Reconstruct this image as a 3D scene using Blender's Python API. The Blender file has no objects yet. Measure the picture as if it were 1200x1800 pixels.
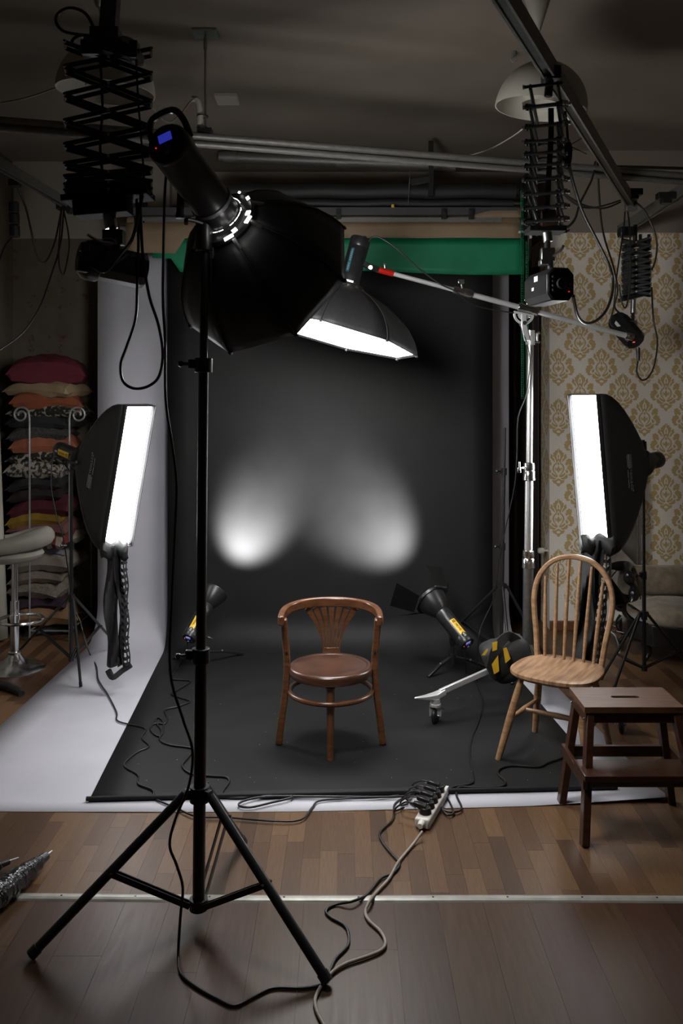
import bpy, math, random
from mathutils import Vector as V, Matrix
random.seed(7)
# ---------------------------------------------------------------- camera, world, exposure
# Lengths below are unscaled; U enlarges whole scene and camera height for chair sizes.
U = 1.1
H = 1.75                    # camera height before scaling by U
F, CX, HY = 1500.0, 605.0, 700.0   # focal length, vanishing point x, horizon y in pixels of 1200x1800
scene = bpy.context.scene
cam_d = bpy.data.cameras.new('camera')
cam = bpy.data.objects.new('camera', cam_d)
scene.collection.objects.link(cam)
cam.location = (0, 0, H * U)
cam.rotation_euler = (math.pi / 2, 0, 0)
cam_d.sensor_fit = 'VERTICAL'; cam_d.sensor_height = 36.0
cam_d.lens = F / 1800.0 * 36.0
cam_d.shift_x = -(CX - 600) / 1800.0
cam_d.shift_y = -(900 - HY) / 1800.0
cam_d.clip_start = 0.05
scene.camera = cam
world = bpy.data.worlds.new('world'); scene.world = world
world.use_nodes = True
world.node_tree.nodes['Background'].inputs[0].default_value = (0.5, 0.55, 0.6, 1)
world.node_tree.nodes['Background'].inputs[1].default_value = 0.01
vs = scene.view_settings
vs.view_transform = 'Standard'; vs.look = 'None'; vs.gamma = 1.0; vs.use_curve_mapping = False
vs.exposure = 0.0
STRIP_L, OCTA_L, BOOM_L, SPOT_W = 20.0, 46.0, 24.0, 420.0      # lamp strengths

PI = math.pi
C = scene.collection
R = math.radians
def P(px, py, d): return V(((px - CX) / F * d, d, H + (HY - py) / F * d))
def G(px, py, z=0.0):
    d = (H - z) * F / (py - HY)
    return V(((px - CX) / F * d, d, z))

# ---------------------------------------------------------------- mesh helpers
class MB:
    def __init__(s): s.v = []; s.f = []; s.M = Matrix.Identity(4)
    def at(s, M): s.M = M; return s
    def _add(s, vs_, fs):
        n = len(s.v)
        s.v += [s.M @ V(p) for p in vs_]
        s.f += [tuple(n + i for i in f) for f in fs]
        return s
    def box(s, c, d, Rm=None):
        c = V(c); vs_ = []
        for x in (-.5, .5):
            for y in (-.5, .5):
                for z in (-.5, .5):
                    p = V((x * d[0], y * d[1], z * d[2]))
                    vs_.append(c + (Rm @ p if Rm else p))
        return s._add(vs_, [(0,1,3,2),(4,6,7,5),(0,4,5,1),(2,3,7,6),(0,2,6,4),(1,5,7,3)])
    def bar(s, p0, p1, w, h, up=(0,0,1)):
        return s.sweep([V(p0), V(p1)], w, h, up)
    def sweep(s, pts, w, h, up=(0,0,1), closed=False):
        pts = [V(p) for p in pts]; up = V(up); n = len(pts); vs_ = []
        for i, p in enumerate(pts):
            if closed: t = pts[(i+1) % n] - pts[i-1]
            else: t = pts[min(i+1, n-1)] - pts[max(i-1, 0)]
            t.normalize()
            sd = t.cross(up)
            if sd.length < 1e-4: sd = t.cross(V((1, .3, 0)))
            sd.normalize(); u2 = sd.cross(t).normalized()
            ww = w[i] if isinstance(w, (list, tuple)) else w
            hh = h[i] if isinstance(h, (list, tuple)) else h
            for a, b in ((-.5,-.5),(.5,-.5),(.5,.5),(-.5,.5)): vs_.append(p + sd * ww * a + u2 * hh * b)
        fs = []
        m = n if closed else n - 1
        for i in range(m):
            j = (i + 1) % n
            for k in range(4): fs.append((i*4+k, i*4+(k+1) % 4, j*4+(k+1) % 4, j*4+k))
        if not closed: fs += [(3,2,1,0), tuple((n-1)*4+k for k in range(4))]
        return s._add(vs_, fs)
    def tube(s, pts, r, n=8, closed=False, caps=True):
        pts = [V(p) for p in pts]; m = len(pts); vs_ = []; prev = None
        for i, p in enumerate(pts):
            if closed: t = pts[(i+1) % m] - pts[i-1]
            else: t = pts[min(i+1, m-1)] - pts[max(i-1, 0)]
            if t.length < 1e-9: t = V((0,0,1))
            t.normalize()
            if prev is None:
                a = t.cross(V((0,0,1)))
                if a.length < .05: a = t.cross(V((1,0,0)))
            else: a = prev - t * prev.dot(t)
            a.normalize(); prev = a; b = t.cross(a)
            rr = r[i] if isinstance(r, (list, tuple)) else r
            for k in range(n):
                an = 2 * PI * k / n
                vs_.append(p + a * math.cos(an) * rr + b * math.sin(an) * rr)
        fs = []
        for i in range(m if closed else m - 1):
            j = (i + 1) % m
            for k in range(n): fs.append((i*n+k, i*n+(k+1) % n, j*n+(k+1) % n, j*n+k))
        if caps and not closed: fs += [tuple(range(n))[::-1], tuple((m-1)*n+k for k in range(n))]
        return s._add(vs_, fs)
    def cyl(s, p0, p1, r, r1=None, n=20): return s.tube([p0, p1], [r, r if r1 is None else r1], n)
    def lathe(s, prof, n=32, closed_ends=True):
        vs_ = []; fs = []
        for r, z in prof:
            for k in range(n):
                a = 2 * PI * k / n
                vs_.append((r * math.cos(a), r * math.sin(a), z))
        for i in range(len(prof) - 1):
            for k in range(n): fs.append((i*n+k, i*n+(k+1) % n, (i+1)*n+(k+1) % n, (i+1)*n+k))
        if closed_ends:
            if prof[0][0] > 1e-5: fs.append(tuple(range(n))[::-1])
            if prof[-1][0] > 1e-5: fs.append(tuple((len(prof)-1)*n+k for k in range(n)))
        return s._add(vs_, fs)
    def prism(s, poly, z0, z1):
        n = len(poly)
        vs_ = [(x, y, z0) for x, y in poly] + [(x, y, z1) for x, y in poly]
        fs = [tuple(range(n))[::-1], tuple(range(n, 2*n))] + [(i, (i+1) % n, n+(i+1) % n, n+i) for i in range(n)]
        return s._add(vs_, fs)
    def grid(s, fn, nu, nv):
        vs_ = [fn(i / nu, j / nv) for i in range(nu + 1) for j in range(nv + 1)]
        w = nv + 1
        return s._add(vs_, [(i*w+j, i*w+j+1, (i+1)*w+j+1, (i+1)*w+j) for i in range(nu) for j in range(nv)])
    def poly(s, pts): return s._add(pts, [tuple(range(len(pts)))])
    def sphere(s, c, r, n=12, sc=(1,1,1)):
        vs_ = []; c = V(c); m = n // 2
        for i in range(m + 1):
            th = PI * i / m
            for k in range(n):
                a = 2 * PI * k / n
                vs_.append(c + V((r*sc[0]*math.sin(th)*math.cos(a), r*sc[1]*math.sin(th)*math.sin(a), r*sc[2]*math.cos(th))))
        return s._add(vs_, [(i*n+k, (i+1)*n+k, (i+1)*n+(k+1) % n, i*n+(k+1) % n) for i in range(m) for k in range(n)])

def frame(o, z, xh=(1,0,0)):
    z = V(z).normalized(); x = V(xh) - z * V(xh).dot(z)
    if x.length < 1e-4: x = V((0,1,0)) - z * z.y
    x.normalize(); y = z.cross(x)
    M = Matrix((x, y, z)).transposed().to_4x4(); M.translation = V(o)
    return M
def spline(pts, k=6, closed=False):
    pts = [V(p) for p in pts]; n = len(pts); out = []
    for i in range(n if closed else n - 1):
        if closed: a, b, c, d = pts[i-1], pts[i], pts[(i+1) % n], pts[(i+2) % n]
        else: a, b, c, d = pts[max(i-1,0)], pts[i], pts[i+1], pts[min(i+2, n-1)]
        for j in range(k):
            t = j / k
            out.append(.5 * ((2*b) + (c-a)*t + (2*a-5*b+4*c-d)*t*t + (3*b-a-3*c+d)*t**3))
    if not closed: out.append(pts[-1])
    return out

ORI = {}
def thing(name, label, cat, loc=(0,0,0), rz=0, group=None, local=False):
    o = bpy.data.objects.new(name, None); C.objects.link(o)
    o.location = V(loc) * U; o.rotation_euler[2] = rz; o.empty_display_size = .05
    o['label'] = label; o['category'] = cat
    if group: o['group'] = group
    ORI[o.name] = V((0,0,0)) if local else V(loc)
    return o
def part(name, mb, mat, parent=None, label=None, cat=None, group=None, kind=None, sharp=38, bevel=0, solid=0):
    if parent is not None: off = ORI[parent.name]
    else:
        xs = [p.x for p in mb.v]; ys = [p.y for p in mb.v]; zs = [p.z for p in mb.v]
        off = V(((min(xs)+max(xs))/2, (min(ys)+max(ys))/2, min(zs)))
    me = bpy.data.meshes.new(name)
    me.from_pydata([tuple((p - off) * U) for p in mb.v], [], mb.f); me.update()
    me.materials.append(mat)
    if sharp:
        me.polygons.foreach_set('use_smooth', [True] * len(me.polygons))
        me.set_sharp_from_angle(angle=R(sharp))
    o = bpy.data.objects.new(name, me); C.objects.link(o)
    if parent is not None: o.parent = parent
    else: o.location = off * U
    ORI[o.name] = off
    if bevel:
        b = o.modifiers.new('bevel', 'BEVEL'); b.width = bevel * U; b.segments = 2; b.limit_method = 'ANGLE'; b.angle_limit = R(40)
    if solid:
        b = o.modifiers.new('solid', 'SOLIDIFY'); b.thickness = solid * U; b.offset = 0
    if label: o['label'] = label
    if cat: o['category'] = cat
    if group: o['group'] = group
    if kind: o['kind'] = kind
    return o
def struct(name, mb, mat, label=None, **k):
    return part(name, mb, mat, None, label=label, kind='structure', **k)
def text(name, body, size, M, mat, parent, extrude=.0004):
    cu = bpy.data.curves.new(name, 'FONT'); cu.body = body; cu.size = size
    cu.align_x = 'CENTER'; cu.align_y = 'CENTER'; cu.extrude = extrude; cu.resolution_u = 3
    ob = bpy.data.objects.new('tmp', cu); C.objects.link(ob)
    dg = bpy.context.evaluated_depsgraph_get()
    me0 = bpy.data.meshes.new_from_object(ob.evaluated_get(dg))
    mb = MB().at(M); mb._add([tuple(v.co) for v in me0.vertices], [tuple(p.vertices) for p in me0.polygons])
    bpy.data.objects.remove(ob); bpy.data.curves.remove(cu); bpy.data.meshes.remove(me0)
    return part(name, mb, mat, parent, sharp=0)

# ---------------------------------------------------------------- materials
def lin(h):
    h = h.lstrip('#'); o = []
    for i in (0, 2, 4):
        c = int(h[i:i+2], 16) / 255
        o.append(c / 12.92 if c <= .04045 else ((c + .055) / 1.055) ** 2.4)
    return tuple(o) + (1,)
def mat(name, c1, c2=None, scale=20, rough=.5, metal=0, spec=.5, bump=0, bscale=None, stretch=(1,1,1), alpha=1, sheen=0, detail=4, rvar=0, coat=0, lo=.35, hi=.65):
    m = bpy.data.materials.new(name); m.use_nodes = True
    nt = m.node_tree; N = nt.nodes; L = nt.links; b = N['Principled BSDF']
    b.inputs['Roughness'].default_value = rough; b.inputs['Metallic'].default_value = metal
    b.inputs['Specular IOR Level'].default_value = spec; b.inputs['Alpha'].default_value = alpha
    if sheen: b.inputs['Sheen Weight'].default_value = sheen
    if coat: b.inputs['Coat Weight'].default_value = coat; b.inputs['Coat Roughness'].default_value = .15
    tc = N.new('ShaderNodeTexCoord'); mp = N.new('ShaderNodeMapping'); mp.inputs['Scale'].default_value = stretch
    L.new(tc.outputs['Object'], mp.inputs['Vector'])
    no = N.new('ShaderNodeTexNoise'); no.inputs['Scale'].default_value = scale; no.inputs['Detail'].default_value = detail
    L.new(mp.outputs[0], no.inputs['Vector'])
    rp = N.new('ShaderNodeValToRGB')
    rp.color_ramp.elements[0].position = lo; rp.color_ramp.elements[1].position = hi
    a = lin(c1) if isinstance(c1, str) else c1
    e = a if c2 is None else (lin(c2) if isinstance(c2, str) else c2)
    if c2 is None: e = tuple(min(1, x * 1.12) for x in a[:3]) + (1,)
    rp.color_ramp.elements[0].color = a; rp.color_ramp.elements[1].color = e
    L.new(no.outputs[0], rp.inputs[0]); L.new(rp.outputs[0], b.inputs['Base Color'])
    if rvar:
        mr = N.new('ShaderNodeMapRange'); mr.inputs[3].default_value = rough - rvar; mr.inputs[4].default_value = rough + rvar
        L.new(no.outputs[0], mr.inputs[0]); L.new(mr.outputs[0], b.inputs['Roughness'])
    if bump:
        n2 = no
        if bscale:
            n2 = N.new('ShaderNodeTexNoise'); n2.inputs['Scale'].default_value = bscale; n2.inputs['Detail'].default_value = 3
            L.new(mp.outputs[0], n2.inputs['Vector'])
        bp = N.new('ShaderNodeBump'); bp.inputs['Strength'].default_value = bump; bp.inputs['Distance'].default_value = .01
        L.new(n2.outputs[0], bp.inputs['Height']); L.new(bp.outputs[0], b.inputs['Normal'])
    return m
def emis(name, col, strength):
    m = bpy.data.materials.new(name); m.use_nodes = True
    N = m.node_tree.nodes; b = N['Principled BSDF']
    b.inputs['Base Color'].default_value = (.8, .8, .8, 1)
    b.inputs['Emission Color'].default_value = col; b.inputs['Emission Strength'].default_value = strength
    return m

M_black_fab = mat('black_softbox_nylon', (.010,.010,.011,1), (.016,.016,.017,1), 60, .62, bump=.12, bscale=25)
M_black_pl = mat('black_plastic', (.010,.010,.011,1), (.016,.016,.017,1), 30, .32)
M_black_mt = mat('black_painted_metal', (.009,.009,.010,1), (.014,.014,.014,1), 30, .36)
M_black_cb = mat('black_rubber_cable', (.008,.008,.008,1), None, 30, .38)
M_grey_pl = mat('dark_grey_plastic', (.05,.05,.055,1), None, 30, .4)
M_chrome = mat('polished_chrome', (.72,.73,.74,1), (.80,.80,.80,1), 12, .2, 1, rvar=.04)
M_steel = mat('brushed_steel', (.34,.35,.36,1), (.42,.43,.44,1), 40, .34, 1)
M_alu = mat('dull_aluminium_rail', (.15,.15,.142,1), (.21,.205,.195,1), 25, .5, .5, stretch=(1,1,6))
M_iron = mat('grey_wrought_iron', (.20,.20,.20,1), (.3,.3,.3,1), 30, .45, .6)
M_white_pl = mat('white_plastic', '#c9c6c0', '#d6d3cc', 15, .4)
M_lampw = mat('matte_white_lamp_shade', '#aaa69b', '#b8b4a9', 4, .55)
M_red = mat('red_anodised_metal', '#a81812', '#c02018', 20, .3, .3)
M_yellow = mat('yellow_print', '#d2a423', '#dcb233', 20, .5)
M_whiteink = mat('white_print', '#c4c4c4', '#d2d2d2', 20, .5)
M_greyink = mat('grey_print', '#77777a', None, 20, .5)
M_darkink = mat('dark_print', '#221a08', None, 20, .5)
M_blue = emis('blue_display', (.03,.05,.75,1), .35)
M_redled = emis('red_indicator_lamp', (1,.03,.02,1), .6)
M_glow = emis('flash_tube_glow', (1,.98,.95,1), 4.0)
M_strip = emis('lit_strip_diffuser', (.97,.985,1,1), STRIP_L)
M_octa = emis('lit_octagonal_diffuser', (1,.98,.95,1), OCTA_L)
M_boom = emis('lit_overhead_diffuser', (1,.98,.96,1), BOOM_L)
M_white_paper = mat('white_seamless_paper', '#acacb5', '#b4b4bd', 3, .6, bump=.03, bscale=2)
M_satin = mat('satin_chrome', (.74,.74,.75,1), (.82,.82,.83,1), 14, .36, 1)
M_door = mat('matte_black_sheet', (.006,.006,.006,1), None, 20, .7, spec=.2)
M_cast = mat('bright_cast_metal', (.78,.79,.81,1), (.86,.87,.88,1), 14, .34, .7)
M_silver = mat('silver_lining', (.6,.6,.6,1), None, 30, .4, .7)
# ---------------------------------------------------------------- the room
ZC = 3.62
def wallpaper_floral():
    m = mat('floral_wallpaper', '#5a5145', '#63594d', 8, .75, bump=.05, bscale=60)
    nt = m.node_tree; N = nt.nodes; L = nt.links; b = N['Principled BSDF']
    tc = [n for n in N if n.type == 'TEX_COORD'][0]; rp0 = [n for n in N if n.type == 'VALTORGB'][0]
    nz = N.new('ShaderNodeTexNoise'); nz.inputs['Scale'].default_value = 26
    L.new(tc.outputs['Object'], nz.inputs['Vector'])
    mx = N.new('ShaderNodeVectorMath'); mx.operation = 'MULTIPLY_ADD'; mx.inputs[1].default_value = (.10,.10,.10)
    L.new(nz.outputs['Color'], mx.inputs[0]); L.new(tc.outputs['Object'], mx.inputs[2])
    vo = N.new('ShaderNodeTexVoronoi'); vo.inputs['Scale'].default_value = 8.0; vo.inputs['Randomness'].default_value = .55
    L.new(mx.outputs[0], vo.inputs['Vector'])
    rp = N.new('ShaderNodeValToRGB'); rp.color_ramp.elements[0].position = .20; rp.color_ramp.elements[0].color = (1,1,1,1)
    rp.color_ramp.elements[1].position = .30; rp.color_ramp.elements[1].color = (0,0,0,1)
    L.new(vo.outputs['Distance'], rp.inputs[0])
    n2 = N.new('ShaderNodeTexNoise'); n2.inputs['Scale'].default_value = 45; L.new(tc.outputs['Object'], n2.inputs['Vector'])
    r2 = N.new('ShaderNodeValToRGB'); r2.color_ramp.elements[0].position = .45; r2.color_ramp.elements[1].position = .55
    L.new(n2.outputs[0], r2.inputs[0])
    mu = N.new('ShaderNodeMath'); mu.operation = 'MULTIPLY'; L.new(rp.outputs[0], mu.inputs[0]); L.new(r2.outputs[0], mu.inputs[1])
    n3 = N.new('ShaderNodeTexNoise'); n3.inputs['Scale'].default_value = 14; L.new(tc.outputs['Object'], n3.inputs['Vector'])
    r3 = N.new('ShaderNodeValToRGB'); r3.color_ramp.elements[0].position = .47; r3.color_ramp.elements[0].color = lin('#3a3a30')
    r3.color_ramp.elements[1].position = .53; r3.color_ramp.elements[1].color = lin('#5c3630'); L.new(n3.outputs[0], r3.inputs[0])
    mix = N.new('ShaderNodeMixRGB'); L.new(mu.outputs[0], mix.inputs[0]); L.new(rp0.outputs[0], mix.inputs[1]); L.new(r3.outputs[0], mix.inputs[2])
    L.new(mix.outputs[0], b.inputs['Base Color'])
    return m
M_floral = wallpaper_floral()
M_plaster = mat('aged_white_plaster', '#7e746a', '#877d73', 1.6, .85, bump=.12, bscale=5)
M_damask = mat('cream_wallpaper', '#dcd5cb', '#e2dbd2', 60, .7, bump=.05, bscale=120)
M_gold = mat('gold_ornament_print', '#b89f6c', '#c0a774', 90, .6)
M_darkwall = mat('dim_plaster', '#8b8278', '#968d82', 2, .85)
M_base = mat('wooden_baseboard', '#5e3d27', '#6c4830', 8, .45, stretch=(12,12,1))
tones = [('#453020','#563e2b'), ('#513a27','#634a34'), ('#3b291b','#4b3625'), ('#58402b','#695038'), ('#493423','#5b4430')]
M_plank = [mat('laminate_plank_%s' % n, a, b, 9, .42, spec=.3, rvar=.07, stretch=(14,1.2,1), bump=.06, detail=7, lo=.3, hi=.7)
           for n, (a, b) in zip(('brown','warm','dark','light','mid'), tones)]
tonesd = [('#322117','#422d1f'), ('#3a281a','#4b3624'), ('#2a1a13','#39261c'), ('#37241c','#472f24')]
M_board = [mat('wide_board_%s' % n, a, b, 5, .40, spec=.28, rvar=.08, stretch=(11,1.0,1), bump=.06, detail=8, lo=.3, hi=.7)
           for n, (a, b) in zip(('russet','umber','dusk','plum'), tonesd)]

XL, XR, YB0 = -2.62, 3.3, -2.2
fl = struct('floor', MB().box(((XL+XR)/2, (YB0+7.2)/2, -.054), (XR-XL+.2, 7.2-YB0+.2, .1)), M_plank[2], 'brown laminate floor')
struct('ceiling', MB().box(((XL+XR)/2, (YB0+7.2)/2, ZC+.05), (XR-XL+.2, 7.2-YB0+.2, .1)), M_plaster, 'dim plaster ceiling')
struct('wall_left', MB().box((XL-.05, (YB0+7.2)/2, ZC/2), (.1, 7.2-YB0, ZC)), M_floral, 'floral papered wall at the left edge')
wb = MB().box((-2.0, 6.80, 1.5), (1.24, .1, 3.02))
struct('wall_back_left', wb, M_floral, 'dark floral papered wall behind the cushions')
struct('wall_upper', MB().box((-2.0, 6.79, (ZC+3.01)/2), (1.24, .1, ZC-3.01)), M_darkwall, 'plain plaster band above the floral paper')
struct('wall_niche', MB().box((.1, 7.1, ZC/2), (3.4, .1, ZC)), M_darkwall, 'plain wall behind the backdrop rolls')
wr = struct('wall_right', MB().box((2.45, 6.80, ZC/2), (1.80, .70, ZC)), M_damask, 'cream wall with gold damask ornaments')
struct('wall_plaster_right', MB().box((2.45, 6.797, (ZC+3.0)/2), (1.806, .708, ZC-3.0)), M_plaster, 'plain plaster band above the damask paper')
struct('wall_side_right', MB().box((XR+.05, (YB0+7.2)/2, ZC/2), (.1, 7.2-YB0, ZC)), M_darkwall, 'plain wall out of frame')
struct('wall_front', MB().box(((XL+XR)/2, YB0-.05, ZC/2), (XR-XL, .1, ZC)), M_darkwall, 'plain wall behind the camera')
struct('baseboard_right', MB().box((2.45, 6.44, .035), (1.80, .025, .07)), M_base, 'low wooden baseboard under the damask wall', bevel=.004)
struct('baseboard_left', MB().box((-2.0, 6.74, .035), (1.24, .02, .07)), M_base, 'low wooden baseboard under the floral wall', bevel=.004)

# floor planks: short strips beyond the metal threshold, wide boards before it
YT = 2.975
def quadbox(mb, x0, x1, y0, y1):
    g = .00035
    mb.box(((x0+x1)/2, (y0+y1)/2, -.003), (x1-x0-2*g, y1-y0-2*g, .006))
cells = []
x = XL; PW = .0665
rs = random.Random(3)
while x < XR:
    y = YT - rs.random() * .4
    while y < 7.1:
        ln = rs.choice((.32, .42, .54))
        if y + ln > YT + .03: cells.append((x, PW, max(y, YT), min(y + ln, 7.1), 0, ln if y >= YT and y+ln <= 7.1 else None))
        y += ln
    x += PW
x = XL; BW = .155
while x < XR:
    y = 1.15 - rs.random() * .9
    while y < YT:
        y1 = y + 1.15
        if YT - y1 < .25: y1 = YT
        cells.append((x, BW, y, min(y1, YT), 1, 1.15 if y1 <= YT else None)); y = y1
    x += BW
def covered(xc, yc):
    return -1.85 < xc < 1.33 and yc > 3.68
def score(c):
    xc, yc = c[0] + c[1]/2, (c[2] + c[3])/2
    px, py = CX + xc/yc*F if yc > .1 else 9e9, HY + H*F/max(yc, .1)
    if not (-40 < px < 1240) or c[3] < 2.38 or covered(xc, yc): return 0
    return c[1] * (c[3]-c[2]) / yc**3
order = sorted(range(len(cells)), key=lambda i: -score(cells[i]))
single = set(i for i in order[:290] if score(cells[i]) > 0)
shared = {}
rest = {}
for i, (x0, w, y0, y1, kind, ln) in enumerate(cells):
    mi = rs.randrange(5 if kind == 0 else 4)
    m = (M_plank if kind == 0 else M_board)[mi]
    if i in single:
        key = (kind, round(y1 - y0, 3))
        if key not in shared:
            mb = MB(); quadbox(mb, -w/2, w/2, -(y1-y0)/2, (y1-y0)/2)
            me = bpy.data.meshes.new('plank'); me.from_pydata([tuple(p*U) for p in mb.v], [], mb.f); me.materials.append(m); shared[key] = me
        o = bpy.data.objects.new('plank', shared[key]); C.objects.link(o); o.parent = fl
        o.location = (V((x0+w/2, (y0+y1)/2, 0)) - ORI['floor']) * U
        o.material_slots[0].link = 'OBJECT'; o.material_slots[0].material = m
    else:
        quadbox(rest.setdefault((kind, mi), MB()), x0, x0+w, y0, y1)
for (kind, mi), mb in sorted(rest.items()):
    part('distant_planks', mb, (M_plank if kind == 0 else M_board)[mi], fl, kind='stuff', sharp=0)

# damask ornaments printed on the wallpaper (flat print)
half = [
 [(3,256),(14,240),(25,224),(45,222),(47,203),(73,190),(66,168),(70,150),(52,128),(36,96),(27,62),(19,92),(24,120),(27,150),(15,186),(4,196)],
 [(0,176),(9,160),(8,135),(0,118)],
 [(104,178),(102,150),(112,132),(92,112),(74,92),(52,72),(44,66),(52,100),(64,124),(78,132),(70,150),(84,172)],
 [(92,36),(90,60),(104,72),(100,96),(122,106),(136,122),(156,112),(178,110),(174,88),(182,74),(168,62),(178,44),(152,30),(130,42),(112,22)],
 [(112,-14),(118,12),(138,32),(164,30),(178,16),(198,10),(196,-12),(212,-28),(202,-50),(206,-72),(186,-84),(182,-106),(156,-112),(132,-104),(124,-88),(140,-90),(154,-78),(152,-54),(136,-36)],
 [(96,-26),(116,-34),(132,-52),(124,-72),(106,-78),(94,-58)],
 [(0,122),(12,112),(26,98),(34,60),(58,44),(76,12),(80,-22),(66,-58),(44,-84),(18,-100),(22,-86),(44,-62),(58,-30),(56,6),(40,34),(24,44),(16,72),(0,96)],
 [(0,78),(10,62),(14,40),(6,30),(0,34)],
 [(0,24),(12,4),(14,-6),(34,-20),(30,-40),(14,-44),(10,-58),(0,-70)],
 [(20,-18),(42,6),(48,-20),(38,-52),(34,-44),(40,-26),(30,-8)],
 [(10,-100),(40,-96),(66,-84),(82,-64),(92,-84),(84,-100),(60,-118),(34,-132),(10,-126)],
 [(66,-128),(92,-106),(108,-88),(122,-96),(120,-112),(128,-126),(116,-136),(112,-150),(92,-150),(70,-160),(44,-158),(28,-146),(40,-138)],
 [(0,-146),(14,-148),(32,-164),(50,-168),(78,-164),(84,-180),(70,-188),(74,-204),(52,-206),(40,-220),(26,-216),(22,-236),(0,-256),(0,-208),(20,-204),(28,-190),(14,-176),(0,-172)],
]
SC = .000573
def motif(mb, fn, zmax):
    for pl in half:
        for sx in (1, -1):
            pts = [fn(sx*u*SC, v*SC) for u, v in pl]
            if sx < 0: pts.reverse()
            pts = [V((p.x, p.y, min(p.z, zmax))) for p in pts]
            if max(p.z for p in pts) - min(p.z for p in pts) > .002: mb.poly(pts)
mb = MB()
c0 = P(1056.7, 645, 6.45); PX, PZ = .1625, .380
for i in range(-4, 11):
    for j in range(-6, 5):
        xc, zc = c0.x + i*PX, c0.z + j*PZ + (PZ/2 if i % 2 else 0)
        if xc < 1.55 + .12 or xc > 3.2 or zc < .15 or zc > 3.12: 
            if not (1.55 < xc <= 1.67): continue
            if zc < .15 or zc > 3.12: continue
        motif(mb, lambda a, b, xc=xc, zc=zc: V((max(xc+a, 1.5505), 6.4485, zc+b)), 2.998)
for i in range(0, 5):
    for j in range(-6, 5):
        yc, zc = 6.54 + i*PX, c0.z + j*PZ + (PZ/2 if i % 2 else 0)
        if zc < .15 or zc > 3.12 or yc > 7.0: continue
        motif(mb, lambda a, b, yc=yc, zc=zc: V((1.5485, min(max(yc-a, 6.4505), 7.04), zc+b)), 2.998)
part('wallpaper_print', mb, M_gold, wr, 'gold damask ornaments', sharp=0, kind='stuff')

# metal threshold across the floor
th = thing('threshold_strip', 'long pale grey metal threshold strip screwed across the floor', 'threshold', (0, YT, 0))
a, b = G(8, 1577), G(1215, 1580)
a = V((XL+.9, a.y, 0)); b = V((1.75, b.y - .01, 0))
mb = MB(); pts = []
n = 40
for i in range(n+1):
    t = i/n; p = a.lerp(b, t); pts.append((p.x, p.y + .004*math.sin(t*9)))
prof = [(-.021,0),(-.016,.005),(-.006,.0075),(.006,.0075),(.016,.005),(.021,0)]
mb.grid(lambda u, v: V((a.x+(b.x-a.x)*u, a.y+(b.y-a.y)*u + .003*math.sin(u*11) + prof[int(round(v*5))][0], prof[int(round(v*5))][1])), 40, 5)
M_thresh = mat('worn_pale_metal', '#8f8e88', '#a3a29b', 14, .42, .35)
part('strip', mb, M_thresh, th, sharp=0)
mb = MB()
for i in range(13):
    p = a.lerp(b, .06 + i*.075); mb.cyl((p.x, p.y + .003*math.sin((.06+i*.075)*11), .007), (p.x, p.y + .003*math.sin((.06+i*.075)*11), .0085), .004, n=8)
part('screws', mb, M_black_mt, th, kind='stuff')

# ---------------------------------------------------------------- backdrops
def path_backdrop(ytop, ztop, rad, yfront, nfl=24):
    pts = [(ytop, ztop - (ztop-rad)*i/10) for i in range(10)]
    pts += [(ytop - rad + rad*math.cos(t*PI/2/8), rad - rad*math.sin(t*PI/2/8)) for t in range(9)]
    return pts
def backdrop(name, label, m, back, front, rad, ztop, z0, thick, curl=0):
    # back/front: ((xl,yl),(xr,yr)) floor plan of the wall edge and the front edge
    mb = MB(); prof = []
    for i in range(11): prof.append((0.0, ztop + (rad - ztop)*i/10, 0))
    for t in range(1, 9): prof.append((rad*(1-math.cos(t*PI/16)), rad - rad*math.sin(t*PI/16), 0))
    nf = 26
    for i in range(1, nf+1): prof.append((rad, 0, i/nf))
    nu = 16
    def f(u, v):
        s, z, t = prof[int(round(v*(len(prof)-1)))]
        B = V((*back[0], 0)).lerp(V((*back[1], 0)), u); A = V((*front[0], 0)).lerp(V((*front[1], 0)), u)
        if len(front) > 2: A.y += front[2] * math.sin(u*PI)
        dr = (A - B); L = dr.length; dr.normalize()
        p = B + dr * (s + (L - rad) * t)
        zz = z + z0 + curl * max(0, t-.93)/.07 * max(0, u-.8)/.2 + .0012*math.sin(u*17+t*9)*(t > 0)
        return V((p.x, p.y, max(zz, z0*.6)))
    mb.grid(f, nu, len(prof)-1)
    return part(name, mb, m, None, label, 'backdrop', sharp=60, solid=thick)
M_bpaper = mat('black_seamless_paper', (.0100,.0100,.0106,1), (.0128,.0128,.0132,1), 5, .58, spec=.2, bump=.05, bscale=2.2, rvar=.04)
wf = backdrop('white_paper_backdrop', 'white seamless paper sweep lying under the black backdrop', M_white_paper,
   ((-1.797, 6.22), (1.198, 6.22)), ((-1.86, 3.62), (1.41, 3.70), -.05), .26, 2.86, .002, .0015, curl=.018)
bb_ = ((-1.255, 6.06), (1.035, 5.96)); bf_ = ((-1.106, 3.687), (1.205, 3.80))
backdrop('black_paper_backdrop', 'black seamless paper sweep with bright lamp spots behind the chairs', M_bpaper, bb_, bf_, .22, 2.75, .0055, .0015)
tb = thing('backdrop_weight_tube', 'thin black tube rolled into the front edge of black paper', 'tube', (0.05, 3.74, 0))
part('tube', MB().cyl((bf_[0][0]-.01, bf_[0][1]+.005, .017), (bf_[1][0]+.01, bf_[1][1]+.005, .017), .010), M_bpaper, tb)
mb = MB(); rr = random.Random(5)
for i in range(46):
    px, py = rr.uniform(230, 980), rr.uniform(1200, 1385); g = G(px, py)
    if g.x < -1.0 or g.x > 1.1: continue
    mb.box((g.x, g.y, .0082), (.0022, .0022, .0008))
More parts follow.
